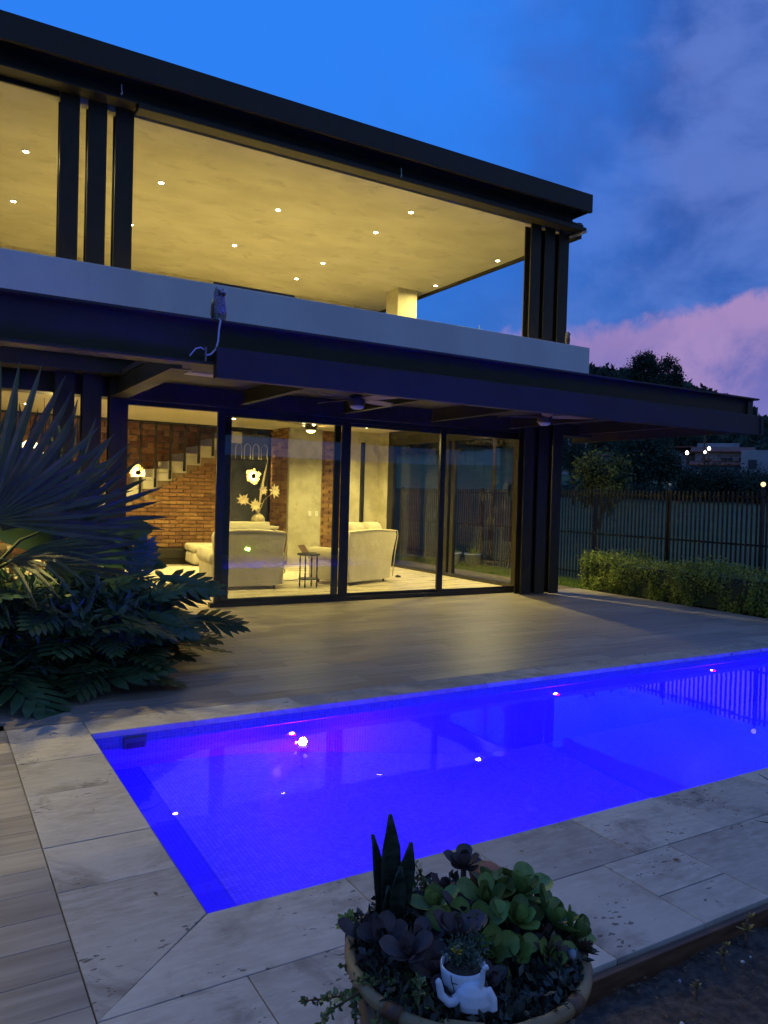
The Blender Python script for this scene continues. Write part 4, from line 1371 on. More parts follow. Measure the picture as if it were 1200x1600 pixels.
# ================================================================== fan palm
def fan_leaf(L=1.0, n=34, span=250, droop=0.28, split=0.42):
    m = MB()
    half = R(span) / 2
    da = 2 * half / n
    for k in range(n):
        a = -half + (k + 0.5) * da
        ln = L * (0.78 + 0.22 * math.cos(a * 0.7)) * random.uniform(0.93, 1.05)
        ca, sa = math.sin(a), math.cos(a)
        pa, qa = math.cos(a), -math.sin(a)
        tw = random.uniform(-0.07, 0.07)
        bent = random.choice((0, 0, 0, 0.6, 1.6))
        vs = []
        for s, w in ((0.05, 0.05), (split, split), (0.65, split * 0.92), (0.86, split * 0.5), (1.0, 0.02)):
            rad = s * ln
            hw = w * ln * math.tan(da / 2)
            z = -droop * L * (s ** 2.4) * (0.6 + 0.5 * abs(a) / half) + 0.06 * L * s
            cx_, cy_ = ca * rad + tw * s * s * pa, sa * rad + tw * s * s * qa
            fold = hw * 0.55
            bnd = bent * max(0, s - 0.6) ** 2 * L
            z -= bnd
            vs += [(cx_ - pa * hw, cy_ - qa * hw, z + fold), (cx_, cy_, z), (cx_ + pa * hw, cy_ + qa * hw, z + fold)]
        fs = []
        for q in range(4):
            b = q * 3
            fs += [(b, b + 1, b + 4, b + 3), (b + 1, b + 2, b + 5, b + 4)]
        m.add(vs, fs)
    return m.mesh('leaf', palm_m)


palm = thing('fan_palm', 'large dusky fan palm in the planting bed in front of the left posts', 'palm', (0.45, 7.35, -0.05))
MB().tube([(0, 0, 0), (0.02, 0.02, 0.5), (0.0, 0.0, 1.0)], [0.11, 0.10, 0.07], 12).build('trunk', bark_m, palm, True)
fl_mesh = [fan_leaf(1.0, 17, 130, 0.14, 0.42), fan_leaf(1.0, 15, 112, 0.12, 0.44), fan_leaf(1.0, 16, 120, 0.20, 0.42), fan_leaf(1.0, 26, 220, 0.35)]


def orient(d, nrm):
    """Rotation whose local +Y is d and local +Z is close to nrm."""
    d = Vector(d).normalized()
    nrm = Vector(nrm)
    x = d.cross(nrm).normalized()
    z = x.cross(d)
    return Matrix((x, d, z)).transposed().to_euler()


# hub (relative to the palm base), pointing direction, facing, size
for i, (hub, d, nrm, s, k) in enumerate((((-0.02, -0.35, 1.36), (0.62, 0.05, 0.80), (0.25, -0.95, 0.05), 1.34, 0),
                                         ((0.50, 0.15, 1.28), (0.80, 0.12, 0.58), (0.10, -0.92, 0.25), 1.14, 1),
                                         ((0.40, -0.15, 0.98), (1.0, 0.05, 0.16), (0.0, -0.80, 0.55), 1.02, 2),
                                         ((0.05, 0.0, 1.25), (0.35, 0.2, 0.95), (0.35, -0.9, 0.0), 1.25, 1),
                                         ((-0.25, -0.3, 1.35), (-0.5, -0.2, 0.9), (0.3, -0.9, 0.1), 1.1, 0),
                                         ((-0.45, 0.1, 1.2), (-0.9, 0.2, 0.5), (-0.2, -0.6, 0.7), 1.0, 3),
                                         ((0.10, -0.55, 1.05), (0.75, -0.45, 0.20), (0.0, -0.3, 0.95), 0.85, 2),
                                         ((-0.1, -0.5, 0.85), (-0.3, -0.9, 0.1), (0, -0.3, 1), 0.8, 3))):
    put('leaf', fl_mesh[k], palm, hub, orient(d, nrm), s)
    MB().tube([(0, 0, 0.9), tuple(Vector((0, 0, 0.95)).lerp(Vector(hub), 0.5) + Vector((0, 0, 0.06))), hub], [0.02, 0.014, 0.010], 7).build('leaf_stalk', palm_m, palm, True)

# broad-leaved plant
bl = thing('broad_leaf_plant', 'dark green plant with wide paddle leaves between palm and posts', 'plant', (1.25, 7.9, -0.05))


def paddle(L, Wd, fold=0.12):
    vs, fs = [], []
    n = 16
    for i in range(n + 1):
        s = i / n
        w = Wd * math.sin(math.pi * min(1, 0.08 + s * 0.93)) ** 0.55 * (1 if s < 0.97 else 0.7)
        w *= 1 + (0.06 if i % 2 else -0.05) * (s > 0.35)
        z = -0.22 * L * s * s
        vs += [(-w, s * L, z + fold * w), (-w * 0.5, s * L, z + fold * w * 0.35), (0, s * L, z - 0.01), (w * 0.5, s * L, z + fold * w * 0.35), (w, s * L, z + fold * w)]
    for i in range(n):
        for k in range(4):
            a = i * 5 + k
            fs.append((a, a + 1, a + 6, a + 5))
    return MB().add(vs, fs).mesh('leaf', ban_m, True)


pmesh = paddle(0.78, 0.17)
for hub, d, nrm, s in (((0.0, 0.0, 1.10), (0.95, 0.0, 0.33), (-0.1, -0.8, 0.5), 1.0), ((0.05, -0.15, 0.98), (1.0, -0.1, 0.05), (0, -0.6, 0.8), 1.0),
                       ((-0.1, -0.1, 1.05), (-0.8, -0.3, 0.35), (0.0, -0.7, 0.6), 0.9), ((0.0, 0.1, 1.15), (0.3, 0.5, 0.9), (0.4, -0.7, 0.3), 0.8),
                       ((-0.05, -0.2, 0.9), (-0.2, -1, 0.2), (0, 0.2, 1), 0.9)):
    put('leaf', pmesh, bl, hub, orient(d, nrm), s)
    MB().tube([(0, 0, 0.0), (hub[0] * 0.6, hub[1] * 0.6, hub[2] * 0.6), hub], [0.022, 0.018, 0.010], 7).build('leaf_stalk', ban_m, bl, True)


# philodendron bush
def phil_leaf(L=0.5):
    m = MB()
    n = 7
    for i in range(n):
        s = 0.06 + 0.86 * i / (n - 1)
        ll = L * 0.52 * math.sin(math.pi * (0.22 + 0.66 * s)) * random.uniform(0.9, 1.08)
        for sd in (-1, 1):
            ang = R(78 - 48 * s) if s > 0.12 else R(115)
            dx_, dy_ = sd * math.sin(ang), math.cos(ang)
            b = Vector((0, s * L, -0.16 * L * s * s))
            wv_ = L * 0.066
            nx_, ny_ = -dy_ * sd, dx_ * sd
            vs = []
            for q, w in ((0, 0.6), (0.35, 0.95), (0.7, 1.0), (1.0, 0.12)):
                bend = 0.12 * q * q
                c = b + Vector((dx_ * ll * q, dy_ * ll * q + bend * ll, -0.20 * ll * q * q + 0.05 * ll * q))
                vs += [c + Vector((nx_, ny_, 0)) * wv_ * w, c - Vector((nx_, ny_, 0)) * wv_ * w]
            m.add(vs, [(0, 1, 3, 2), (2, 3, 5, 4), (4, 5, 7, 6)])
    vs, fs = [], []
    for i in range(9):
        q = i / 8
        hw = L * (0.05 + 0.075 * math.sin(math.pi * min(1, 0.15 + q * 0.85)))
        vs += [(-hw, q * L, -0.16 * L * q * q + 0.012), (0, q * L, -0.16 * L * q * q - 0.002), (hw, q * L, -0.16 * L * q * q + 0.012)]
    for i in range(8):
        fs += [(i * 3, i * 3 + 1, i * 3 + 4, i * 3 + 3), (i * 3 + 1, i * 3 + 2, i * 3 + 5, i * 3 + 4)]
    m.add(vs, fs)
    m.add([(-0.03 * L, 0.86 * L, -0.12 * L), (0, 0.02, 0.0), (0.03 * L, 0.86 * L, -0.12 * L), (0, 1.16 * L, -0.22 * L)], [(0, 1, 2, 3)])
    return m.mesh('leaf', phil_m)


ph = thing('philodendron_bush', 'dense dark bush of deeply cut leaves filling the bed beside the terrace', 'bush', (0.6, 7.2, -0.05))
pm = [phil_leaf(), phil_leaf(), phil_leaf()]
stm = MB()
rr2 = random.Random(5)
cnt = 0
while cnt < 285:
    x_ = rr2.uniform(-1.3, 1.45)
    y_ = rr2.uniform(-1.0, 1.3)
    # bed outline: front edge runs from (-1.5,6.1) to (1.9,6.6) then back to (2.6,8)
    front = -1.02 + 0.12 * max(x_, 0) + 0.55 * max(x_ - 0.75, 0) * 1.6
    if y_ < front:
        continue
    lay_ = rr2.random()
    hmax = 0.80 - 0.28 * max(0, (x_ - 0.7)) - 0.25 * max(0, (front + 0.35 - y_))
    z_ = 0.12 + lay_ * max(hmax - 0.12, 0.15)
    a = math.atan2(y_ - 0.5, x_ - 0.1) + rr2.uniform(-0.9, 0.9)
    if rr2.random() < 0.6:
        a = rr2.uniform(-2.2, -0.2)
    d = Vector((math.cos(a), math.sin(a), rr2.uniform(-0.25, 0.45)))
    nrm = Vector((rr2.uniform(-0.3, 0.3), rr2.uniform(-0.6, 0.1), 1.0))
    put('leaf', pm[cnt % 3], ph, (x_, y_, z_), orient(d, nrm), rr2.uniform(0.5, 1.25))
    q = Vector((x_, y_, z_)) - d * 0.1
    stm.tube([(x_ * 0.75, y_ * 0.75 + 0.1, 0), (x_ * 0.9, y_ * 0.9 + 0.04, z_ * 0.6), (x_, y_, z_)], [0.010, 0.008, 0.005], 5, False)
    cnt += 1
for (p, d, nrm, s) in (((1.33, 0.2, 0.80), (0.72, -0.1, -0.05), (0.1, -0.55, 0.9), 1.10), ((1.55, 0.1, 0.42), (0.9, -0.25, -0.02), (0.2, -0.5, 0.9), 1.05),
                       ((1.30, 0.15, 0.60), (0.95, 0.0, 0.25), (0.0, -0.5, 0.9), 0.95), ((1.25, -0.1, 0.30), (0.9, -0.5, 0.1), (0, -0.3, 1), 1.0),
                       ((1.05, -0.25, 0.22), (0.75, -0.6, 0.05), (0.1, -0.3, 1), 0.9), ((1.05, 0.2, 0.78), (0.3, -0.2, 0.8), (0.2, -0.9, 0.3), 0.8)):
    put('leaf', pm[0], ph, p, orient(d, nrm), s)
    stm.tube([(p[0] - 0.5, p[1] + 0.2, 0), (p[0] - 0.2, p[1] + 0.06, p[2] * 0.8), p], [0.010, 0.009, 0.006], 5, False)
tag(stm.build('stems', phil_m, ph), kind='stuff')
n = 15000
ux, uy = rng.uniform(-1.4, 1.5, n), rng.uniform(-1.0, 1.3, n)
ufr = -1.0 + 0.12 * np.maximum(ux, 0) + 0.9 * np.maximum(ux - 0.75, 0)
uh = 0.74 - 0.26 * np.maximum(0, ux - 0.7) - 0.35 * np.maximum(0, ufr + 0.4 - uy)
ok = (uy > ufr + 0.06) & (ux < 1.35)
P = np.stack([ux, uy, 0.04 + rng.uniform(0, 1, n) ** 0.7 * np.maximum(uh, 0.15)], 1)[ok]
V, F = leaf_quads(P, 0.17, 0.050, 0.1)
tag(quads('inner_foliage', V, F, pmat('philodendron_inner', (0.04, 0.085, 0.035), (0.07, 0.125, 0.05), 5, 0.45, island=0.4, trans=0.1), ph), kind='stuff')

# ================================================================== hedge and lawn
hg = thing('hedge', 'low clipped leafy hedge along the right edge of the terrace', 'hedge', (11.0, 7.5, -0.05))
n = 26000
hy = rng.uniform(-5.2, 2.95, n)
hx = rng.uniform(-0.46, 0.62, n)
htop = 0.60 + 0.06 * np.sin(hy * 3.1) + 0.06 * np.sin(hy * 7.7 + hx * 5) + rng.normal(0, 0.03, n)
fr = rng.uniform(0, 1, n)
hzz = np.where(fr < 0.5, htop * rng.uniform(0.82, 1.05, n), htop * rng.uniform(0.05, 1.0, n))
side = (fr >= 0.5)
bul = 0.09 * np.sin(hy * 4.3 + hzz * 7) + 0.06 * np.sin(hy * 9.7 - hzz * 4) + 0.03 * np.sin(hy * 23)
hx = np.where(side, -0.50 + np.abs(rng.normal(0, 0.06, n)) + bul * 0.9 + 0.12 * (hzz / 0.7 - 0.5) ** 2, hx)
endm = side & (rng.uniform(0, 1, n) < 0.12)
hy = np.where(endm, 2.93 - np.abs(rng.normal(0, 0.06, n)), hy)
hx = np.where(endm, rng.uniform(-0.5, 0.6, n), hx)
V, F = leaf_quads(np.stack([hx, hy, hzz], 1), 0.055, 0.032, 0.5)
quads('foliage', V, F, hedge_m, hg)['kind'] = 'stuff'
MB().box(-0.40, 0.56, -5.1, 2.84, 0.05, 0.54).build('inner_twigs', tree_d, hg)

n = 16000
gxp = rng.uniform(9.95, 11.95, n)
gyp = rng.uniform(10.3, 17.5, n)
P = np.stack([gxp, gyp, np.full(n, -0.07)], 1)
V, F = leaf_quads(P, 0.075, 0.012, 2.2)
tag(quads('lawn_grass', V, F, grass_m), 'short green lawn grass between glass wall and fence', 'grass', kind='stuff')

for i, (x_, y_) in enumerate(((11.2, 15.4), (11.45, 14.95))):
    t_ = thing('garden_pot', ('pale tapered garden pot on the lawn, left of the pair seen through the side glass', 'grey tapered garden pot on the lawn, right of the pair seen through the side glass')[i], 'pot', (x_, y_, -0.07), group='pots on the lawn')
    MB().lathe([(0.13, 0), (0.19, 0.30), (0.21, 0.32), (0.20, 0.34), (0.17, 0.33)], n=20).build('body', (white_c, pebble_m)[i], t_, True)
    V, F = leaf_quads(np.array([(0, 0, 0.33)]) + rng.normal(0, 0.05, (60, 3)), 0.16, 0.03, 1.2)
    quads('foliage', V, F, hedge_m, t_)

# ================================================================== fence
fe = thing('picket_fence', 'tall dark green steel bar fence between the garden and the field', 'fence', (12.0, 7.0, -0.07))
bar_m = MB().box(-0.009, 0.009, -0.016, 0.016, 0.04, 1.93).mesh('bar', fence_m)
yk = -0.5
while yk < 17.5:
    put('bar', bar_m, fe, (0, yk, 0))
    yk += 0.092
for zz in (0.16, 1.0, 1.82):
    MB().box(0.0095, 0.03, -0.6, 17.6, zz, zz + 0.035).build('rail', fence_m, fe)
for yy in (0.82, 2.70, 4.6, 6.5, 8.4, 10.3, 12.2, 14.1, 16.0):
    MB().box(0.0305, 0.085, yy - 0.03, yy + 0.03, 0, 1.96).build('post', fence_m, fe, bevel=0.004)
for i, (yy, m_) in enumerate(((7.82, solar_m), (9.70, lens_m))):
    t_ = thing('solar_lamp', ('round yellow lit solar lamp on a fence post at the right edge', 'small unlit pale solar lamp on the fence post above the hedge')[i], 'solar lamp', (12.055, yy, 1.891))
    MB().tube([(0, 0, 0), (0, 0, 0.05)], 0.012, 8).build('stem', fence_m, t_)
    MB().lathe([(0.012, 0.05), (0.034, 0.07), (0.04, 0.095), (0.03, 0.12), (0.008, 0.13)] if i == 0 else [(0.008, 0.05), (0.03, 0.10), (0.026, 0.105)], n=14).build('globe', m_, t_, True)

# young tree behind the fence
tree('young_tree', 'young leafy tree just behind the bar fence beside the posts', (14.0, 13.3), 3.0, 0.72, 0.72, 3200, 0.11, tree_m, trunk=0.045, ncl=34)

# ================================================================== far country
AZD = lambda a, d: (d * math.sin(R(a)), d * math.cos(R(a)))
GF = 'trees beyond the field'
for a, d, h, cr, crz, nlf, lf, m_, lab in (
        (49.0, 100, 16.6, 2.1, 2.6, 9000, 0.30, tree_d, 'tall dark evergreen rising above the hill line over the canopy'),
        (50.5, 97, 15.6, 1.9, 3.4, 9000, 0.30, tree_d, 'tall dark evergreen, right twin of the pair above the canopy'),
        (47.9, 104, 13.2, 1.9, 2.4, 7000, 0.30, tree_d, 'rounded dark tree left of the tall evergreens'),
        (46.7, 62, 3.2, 1.5, 1.0, 4200, 0.26, tree_m, 'spreading dark tree in front of the white far house'),
        (44.6, 60, 4.6, 1.5, 1.1, 4200, 0.26, tree_d, 'dark tree against the white far house next to the posts'),
        (48.7, 72, 6.4, 2.4, 2.5, 7000, 0.30, tree_m, 'bushy dim tree at the field edge under the canopy'),
        (50.5, 70, 6.2, 2.2, 2.4, 7000, 0.30, tree_d, 'dim tree with leaning trunk at the field edge'),
        (53.2, 74, 2.9, 2.8, 1.2, 5000, 0.26, tree_d, 'broad dark shrub mass at the field edge below the red roofs'),
        (55.6, 76, 2.4, 2.8, 1.0, 5000, 0.26, tree_d, 'low dark shrub mass at the field edge toward the right'),
        (57.6, 72, 2.6, 2.6, 1.0, 4600, 0.26, tree_d, 'dark shrub at the right end of the field edge')):
    tree('field_tree', lab, AZD(a, d), h, cr, crz, nlf, lf, m_, trunk=0.25 if h > 8 else 0.12, group=GF, ncl=30)
# low undergrowth along the field edge
n = 26000
aa = np.radians(rng.uniform(40, 61, n))
dd = rng.uniform(74, 92, n)
xx, yy = dd * np.sin(aa), dd * np.cos(aa)
zz = terrain(xx, yy) + np.abs(rng.normal(0, 0.34, n)) * (1 + 0.6 * np.sin(aa * 90) + 0.4 * np.sin(aa * 210 + dd))
V, F = leaf_quads(np.stack([xx, yy, zz], 1), 0.34, 0.2, 0.5)
tag(quads('undergrowth', V, F, tree_d), 'dark scrubby undergrowth along the far edge of the field', 'undergrowth', kind='stuff')
# wooded hillside
nb_ = 1500
aa = np.radians(rng.uniform(28, 66, nb_))
dd = rng.uniform(135, 290, nb_)
pts = []
for k in range(nb_):
    x_, y_ = dd[k] * math.sin(aa[k]), dd[k] * math.cos(aa[k])
    hh = rng.uniform(2.0, 4.2)
    z_ = float(terrain(np.array(x_), np.array(y_))) + hh * 0.45
    c = np.array((x_, y_, z_))
    u = rng.normal(size=(46, 3))
    u /= np.linalg.norm(u, axis=1)[:, None]
    pts.append(c + u * np.array((hh * 0.7, hh * 0.7, hh * 0.5)) * rng.uniform(0.6, 1.1, (46, 1)))
V, F = leaf_quads(np.concatenate(pts), 1.7, 1.1, 0.3)
tag(quads('hillside_wood', V, F, tree_d), 'dark wooded hillside behind the canopy', 'woodland', kind='stuff')


def far_house(loc_az, loc_d, blocks, roofs, windows, label, rz, zoff=0.0):
    x_, y_ = AZD(loc_az, loc_d)
    t_ = thing('hillside_house', label, 'house', (x_, y_, float(terrain(np.array(x_), np.array(y_))) + zoff), rz)
    for b in blocks:
        MB().box(*b).build('wall', far_white, t_)
    for (x0, x1, y0, y1, z0, rise) in roofs:
        MB().add([(x0, y0, z0), (x1, y0, z0), (x1, y1, z0), (x0, y1, z0), (x0, y0, z0 + 0.18), (x1, y0, z0 + 0.18), (x1, y1, z0 + rise), (x0, y1, z0 + rise)],
                 [(3, 2, 1, 0), (0, 1, 5, 4), (1, 2, 6, 5), (2, 3, 7, 6), (3, 0, 4, 7), (4, 5, 6, 7)]).build('roof', roof_red, t_)
    for (x0, x1, z0, z1, y0) in windows:
        MB().box(x0, x1, y0 - 0.12, y0 - 0.002, z0, z1).build('window', far_dark, t_)
    return t_


A = lambda a: -R(a)
far_house(45.6, 112, [(-4.5, 3.0, 0, 6, -1, 3.1), (-3.0, -0.4, 0.5, 5, 3.1, 5.6), (2.0, 6.5, -0.5, 5, -1, 2.0)],
          [(0.2, 6.7, -0.8, 5.2, 3.12, 0.6)], [(-2.2, -1.2, 4.0, 5.0, 0.5), (0.3, 1.6, 0.6, 1.9, 0)], 'white far house between dark trees next to the posts', A(45.6), -0.5)
far_house(52.6, 120, [(-3.5, 2.0, 0, 5, -1, 2.2), (0.5, 6.0, -1.0, 4, -1, 3.6)], [(-4.0, 1.0, -0.8, 5.2, 3.0, 0.5), (-1.5, 6.5, -1.6, 2, 2.0, 0.5)],
          [(-2.6, -1.6, 0.5, 1.8, 0), (-0.8, 0.2, 0.5, 1.8, 0), (2.6, 3.6, 2.4, 3.2, -1.0)], 'pale far house with open porch and red roof on the hillside', A(52.6), 0.6)
far_house(54.9, 116, [(-4.4, 2.6, 0, 6, -1, 2.9), (-2.6, 0.4, 2, 5, 2.9, 4.3), (-4.0, 2.2, -2.5, 0, -1, 1.0)], [(-5.0, 3.2, -1.2, 2.0, 2.92, 0.9), (-5.0, 3.0, -3.4, -0.02, 1.02, 0.8)],
          [(-3.5, -2.2, 0.9, 2.2, 0), (-1.0, 0.4, 0.9, 2.2, 0), (1.2, 2.4, 0.9, 2.2, 0), (-3, -1.6, -0.6, 0.4, -2.5), (-0.4, 1.0, -0.6, 0.4, -2.5)],
          'long white far house with red tiled roofs in the middle of the hillside', A(54.9), 0.8)
far_house(57.4, 112, [(-3.5, 3, 0, 5, -1, 4.0), (-1, 4, -0.8, 3, -1, 2.6)], [(-0.8, 4.4, -2.0, 0.2, 0.6, 0.4)], [(-2.6, -1.6, 1.5, 2.7, 0), (0.6, 1.8, 0.8, 2.0, -0.8)],
          'white cubic far house at the right end of the hillside', A(57.4), 0.8)
for i, (a, d, e, lab) in enumerate(((52.2, 110, 3.55, 'bright white lamp left of the far red roofs'), (53.6, 110, 3.85, 'bright white lamp above the far red roofs'),
                                    (53.35, 110, 3.62, 'small bright lamp on the pole among the far red roofs'), (45.0, 104, 3.1, 'tiny white lamp in the dark tree near the posts'))):
    x_, y_ = AZD(a, d)
    zl = 1.6 + d * math.tan(R(e))
    zt = float(terrain(np.array(x_), np.array(y_)))
    t_ = thing('street_lamp', lab, 'street lamp', (x_, y_, zt - 0.1), A(a), 'lamps on the hillside')
    MB().tube([(0, 0, 0), (0, 0, zl - zt)], [0.07, 0.05], 6).build('pole', fence_m, t_)
    rr_ = (0.20, 0.19, 0.14, 0.08)[i]
    MB().lathe([(0.05, 0.0), (rr_, 0.1), (rr_, 0.1 + rr_), (0.06, 0.2 + rr_ * 1.5)], (0, 0, zl - zt), 10).build('globe', farlamp_m, t_, True)
x_, y_ = AZD(53.3, 113)
t_ = thing('utility_pole', 'thin utility pole rising among the far red roofs', 'pole', (x_, y_, float(terrain(np.array(x_), np.array(y_))) - 0.1))
MB().tube([(0, 0, 0), (0, 0, 8.0)], [0.14, 0.10], 8).build('pole', bark_m, t_)
MB().box(-0.6, 0.6, -0.05, 0.05, 7.4, 7.5).build('crossarm', bark_m, t_)

# terrace-level plants seen beyond the parapet
tp = thing('terrace_plant', 'bright yellow green plant tuft showing above the parapet', 'plant', (8.75, 12.0, 3.271))
MB().lathe([(0.16, 0), (0.22, 0.40), (0.24, 0.42), (0.2, 0.42)], n=18).build('pot', white_c, tp, True)
V, F = leaf_quads(np.array([(0, 0, 1.28)]) + rng.normal(0, 1, (500, 3)) * np.array((0.16, 0.16, 0.10)), 0.16, 0.03, 0.8)
quads('foliage', V, F, hedge_m, tp)
MB().tube([(0, 0, 0.4), (0.02, 0, 1.25)], 0.02, 7).build('stem', bark_m, tp)
for i, (x_, y_) in enumerate(((12.2, 15.2), (13.2, 15.6))):
    t_ = thing('bare_tree', ('left', 'right')[i] + ' one of two thin bare trees rising behind the terrace parapet', 'tree', (x_, y_, -0.07), group='bare trees behind the terrace')
    MB().tube([(0, 0, 0), (0.05, 0, 2.5), (0, 0, 4.6)], [0.07, 0.05, 0.03], 8).build('trunk', bark_m, t_, True)
    tw_ = MB()
    for k in range(46):
        z0 = random.uniform(3.0, 4.9)
        a = random.uniform(0, 6.28)
        L = random.uniform(0.25, 0.6)
        p = Vector((0, 0, z0))
        q = p + Vector((math.cos(a) * L * 0.5, math.sin(a) * L * 0.5, L * 0.9))
        tw_.tube([p, p.lerp(q, 0.5) + Vector((0, 0, -0.04)), q], [0.012, 0.008, 0.003], 5, False)
        for _ in range(3):
            s = p.lerp(q, random.uniform(0.3, 0.9))
            tw_.tube([s, s + Vector((random.uniform(-.14, .14), random.uniform(-.14, .14), random.uniform(0.08, 0.22)))], [0.006, 0.002], 4, False)
    tw_.build('branches', bark_m, t_)

# ================================================================== planter bowl in the foreground
PC = (1.195, 1.535)
PR, PZ = 0.295, 0.44
pot = thing('planter_bowl', 'wide weathered wooden bowl with bamboo rim packed with succulents', 'planter', (PC[0], PC[1], -0.075))
dz0 = 0.075
MB().lathe([(0.13, 0.16), (0.20, 0.20), (0.265, 0.33), (PR - 0.012, PZ - 0.02 + dz0), (PR - 0.03, PZ - 0.02 + dz0), (0.24, 0.34), (0.1, 0.30)], n=40).build('bowl', pot_m, pot, True)
# bamboo rim in four bent lengths with bindings
for k in range(4):
    a0 = k * math.pi / 2 + 0.35
    pts = [(PR * math.cos(a), PR * math.sin(a), PZ + dz0 + 0.003 * math.sin(3 * a)) for a in np.linspace(a0 + 0.012, a0 + math.pi / 2 - 0.012, 15)]
    MB().tube(pts, [0.0165 + (0.0022 if i in (5, 10) else 0) for i in range(15)], 10).build('rim_cane', bamboo_m, pot, True)
    pb = Vector((PR * math.cos(a0), PR * math.sin(a0), PZ + dz0))
    tg = Vector((-math.sin(a0), math.cos(a0), 0))
    MB().tube([pb - tg * 0.022, pb + tg * 0.022], 0.0195, 10).build('binding', wood_m, pot, True)
for k in range(4):
    a = k * math.pi / 2 + 0.9
    MB().bar((0.33 * math.cos(a), 0.33 * math.sin(a), 0), (0.22 * math.cos(a), 0.22 * math.sin(a), 0.42), 0.045, 0.03).build('leg', bamboo_m, pot)
MB().lathe([(0.05, PZ + dz0 - 0.035), (0.15, PZ + dz0 - 0.04), (PR - 0.025, PZ + dz0 - 0.05), (PR - 0.03, PZ + dz0 - 0.07)][::-1], n=30).build('soil', soil_m, pot, True)
MB().box(-0.045, 0.045, -0.018, 0.018, -0.022, 0.020).xform(Matrix.Translation((PR * math.cos(-2.23), PR * math.sin(-2.23), PZ + dz0)) @ Matrix.Rotation(-2.23 + math.pi / 2, 4, 'Z')).build('rim_block', bamboo_m, pot, bevel=0.004)
SZ = PZ - 0.035                     # soil height


def spoon(L, Wd, curl=0.3, m=jade_m, thick=0.10, point=False):
    vs, fs = [], []
    n, k = 10, 5
    for i in range(n):
        s = i / (n - 1)
        w = Wd / 2 * (math.sin(math.pi * min(1.0, 0.12 + 0.80 * s ** 0.8)) if not point else (0.5 + 1.0 * s) * (1 - s ** 3.2) + 0.02)
        if point:
            w *= 0.35 if i == n - 1 else 1
        else:
            w = Wd / 2 * (0.22 + 0.78 * min(s / 0.62, 1) ** 0.8) * (1 if s < 0.62 else math.sqrt(max(0.02, 1 - ((s - 0.62) / 0.385) ** 2)))
        for j in range(k):
            u = -1 + 2 * j / (k - 1)
            vs.append((w * u, s * L, curl * L * s * s + 0.18 * w * u * u * 2 + 0.0))
    o = len(vs)
    for i in range(n):
        s = i / (n - 1)
        for j in range(k):
            x, y, z = vs[i * k + j]
            u = -1 + 2 * j / (k - 1)
            vs.append((x, y, z - thick * Wd * (1 - u * u) * math.sin(math.pi * min(max(s, 0.15), 0.92))))
    for i in range(n - 1):
        for j in range(k - 1):
            a = i * k + j
            fs.append((a, a + 1, a + k + 1, a + k))
            fs.append((o + a, o + a + k, o + a + k + 1, o + a + 1))
    return MB().add(vs, fs).mesh('leaf', m, True)


def rosette(parent, c, me, n, s, tilt0=15, tilt1=80, axis=(0, 0, 1), rnd=0.15):
    ax = Vector(axis).normalized()
    q = Vector((0, 0, 1)).rotation_difference(ax)
    for k in range(n):
        a = k * 2.39996
        tt = k / max(n - 1, 1)
        el_ = R(tilt0 + (tilt1 - tilt0) * tt) + random.uniform(-rnd, rnd)
        sz = s * (1 - 0.55 * tt) * random.uniform(0.85, 1.12)
        d = q @ Vector((math.cos(a) * math.cos(el_), math.sin(a) * math.cos(el_), math.sin(el_)))
        nn_ = q @ Vector((-math.cos(a) * math.sin(el_), -math.sin(a) * math.sin(el_), math.cos(el_)))
        put('leaf', me, parent, c, orient(d, nn_), sz)


jm = spoon(0.10, 0.068, 0.25)
pmz = spoon(0.085, 0.06, 0.2, purp_m)
em = spoon(0.05, 0.026, 0.3, echev_m, point=True)
ym = spoon(0.045, 0.018, 0.2, yelgreen_m, point=True)
rm = spoon(0.06, 0.020, 0.15, pmat('red_tipped_succulent', (0.085, 0.06, 0.03), (0.13, 0.075, 0.045), 20, 0.45, rand=0.3), point=True)
grm = spoon(0.05, 0.02, 0.2, hedge_m, point=True)

# snake plant
sp = thing('snake_plant', 'tall dark snake plant with upright pointed blades in the bowl', 'snake plant', (1.075, 1.715, SZ))
for i, (x_, y_, h_, w_, lean, rz_) in enumerate(((0.0, 0.0, 0.345, 0.050, (0.0, 0.01), -0.5), (0.022, -0.012, 0.275, 0.046, (0.022, -0.016), -0.6), (-0.018, 0.012, 0.29, 0.034, (-0.022, 0.02), -0.1),
                                                 (0.005, -0.02, 0.22, 0.040, (0.004, -0.012), -0.6), (-0.010, -0.012, 0.17, 0.036, (-0.01, -0.01), -0.3))):
    vs, fs = [], []
    for q in range(9):
        s = q / 8
        w = w_ / 2 * (0.62 + 1.1 * s - 0.7 * s * s) * (1 if s < 0.72 else max(0.03, (1 - s) / 0.28) ** 0.8)
        cx_, cy_ = lean[0] * s * s, lean[1] * s * s
        tw_ = rz_ + 0.5 * s
        for u in (-1, -0.5, 0, 0.5, 1):
            vs.append((cx_ + w * u * math.cos(tw_) + 0.25 * w * u * u * math.sin(tw_), cy_ + w * u * math.sin(tw_) - 0.25 * w * u * u * math.cos(tw_) + 0.006 * (1 - u * u), s * h_))
    for q in range(8):
        for j in range(4):
            a = q * 5 + j
            fs.append((a, a + 1, a + 6, a + 5))
    o_ = MB().add(vs, fs).build('blade', snake_m, sp, True)
    o_.location = (x_, y_, 0)
    so = o_.modifiers.new('thick', 'SOLIDIFY')
    so.thickness = 0.004

